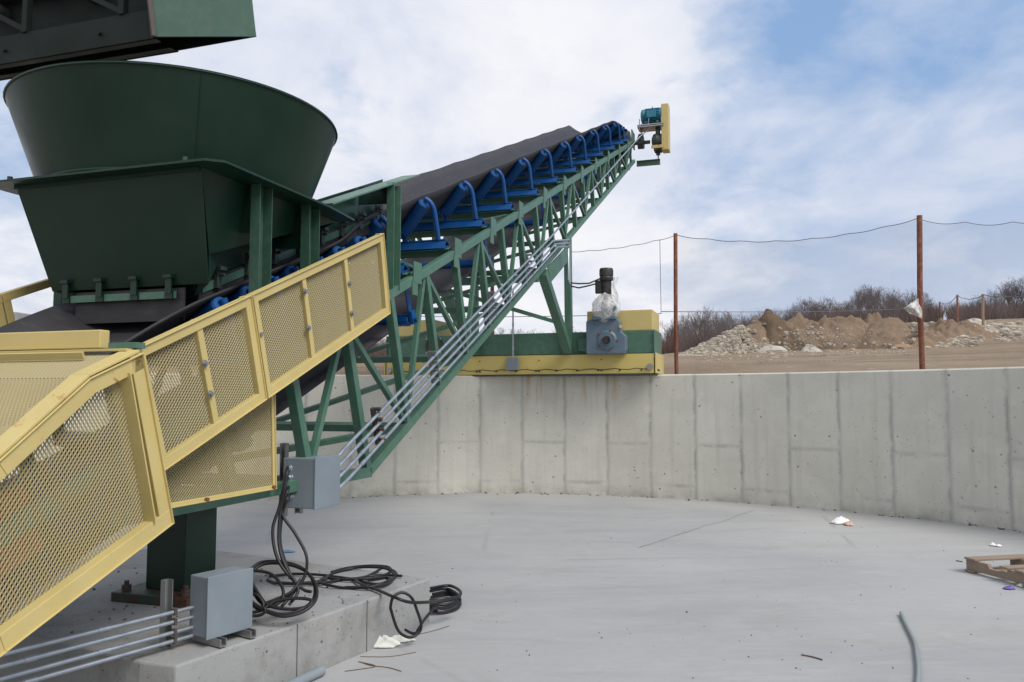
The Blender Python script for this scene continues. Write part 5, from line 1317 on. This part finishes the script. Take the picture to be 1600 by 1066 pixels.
ratio = mth('DIVIDE', X_, hyp)       # bearing: clear blue towards the right, banks of cloud towards the left
bias = rmp(mth('ADD', mth('MULTIPLY', ratio, .5), .5), [(.0, .05), (.20, .11), (.42, .15), (.60, .12), (.67, .02), (.74, -.07), (1, -.05)])
back_ = rmp(mth('ADD', mth('MULTIPLY', mth('DIVIDE', Y_, hyp), .5), .5), [(.3, .10), (.55, .0)])  # unseen cloud added behind the camera to brighten the wall
elv = rmp(Z_, [(.05, .02), (.15, -.02), (.24, .04), (.40, .03), (.6, .0)])
cov = mth('ADD', mth('ADD', dens, bias), mth('SUBTRACT', mth('ADD', elv, back_), .03))
mask = rmp(cov, [(.46, 0), (.60, .88), (.8, 1)])
shade = rmp(wn(2.4, 9, .58, .35, (1.3, 9.1, 0)), [(.33, (6.3, 6.65, 7.7)), (.48, (7.7, 7.8, 8.3)), (.58, (8.35, 8.3, 8.6))])
S_ = .094
hz_ = rmp(Z_, [(0.0, .97), (.12, .85), (.24, .48), (.36, .10), (.5, .03)])
blue = mx(.8, sky.outputs[0], (2.3, 3.95, 6.7))
thin_ = rmp(mth('ADD', mth('MULTIPLY', ratio, .5), .5), [(.60, 1), (.70, .55), (1, .55)])
mask = mth('MULTIPLY', mask, thin_)
base = mx(hz_, blue, (5.1, 5.7, 7.0))
colr = mx(mask, base, shade)
bk = nn('ShaderNodeMapRange'); lk(mth('DIVIDE', Y_, hyp), bk.inputs[0]); bk.inputs[1].default_value = .25; bk.inputs[2].default_value = -.35; bk.inputs[3].default_value = 1.0; bk.inputs[4].default_value = 1.1  # unseen sky behind the camera raised a little, also to lift the wall
sclr = nn('ShaderNodeVectorMath'); sclr.operation = 'SCALE'; lk(colr, sclr.inputs[0]); lk(bk.outputs[0], sclr.inputs['Scale']); colr = sclr.outputs[0]
bg = nn('ShaderNodeBackground'); bg.inputs['Strength'].default_value = S_; lk(colr, bg.inputs['Color'])
ow = nn('ShaderNodeOutputWorld'); lk(bg.outputs[0], ow.inputs['Surface'])
sun = bpy.data.lights.new('sun', 'SUN'); sun.energy = 2.4; sun.angle = R(28); sun.color = (1, .95, .87)
so = bpy.data.objects.new('sun', sun); COL.objects.link(so)
dv = V((math.sin(R(SUN_AZ)) * math.cos(R(SUN_EL)), math.cos(R(SUN_AZ)) * math.cos(R(SUN_EL)), math.sin(R(SUN_EL))))
so.rotation_euler = (-dv).to_track_quat('-Z', 'Y').to_euler(); so.location = dv * 50
vs_ = SC.view_settings; vs_.view_transform = 'Standard'; vs_.look = 'None'; vs_.exposure = 0.28; vs_.gamma = 1; vs_.use_curve_mapping = False
SC.cycles.use_denoising = True
SC.cycles.max_bounces = 6; SC.cycles.transparent_max_bounces = 12
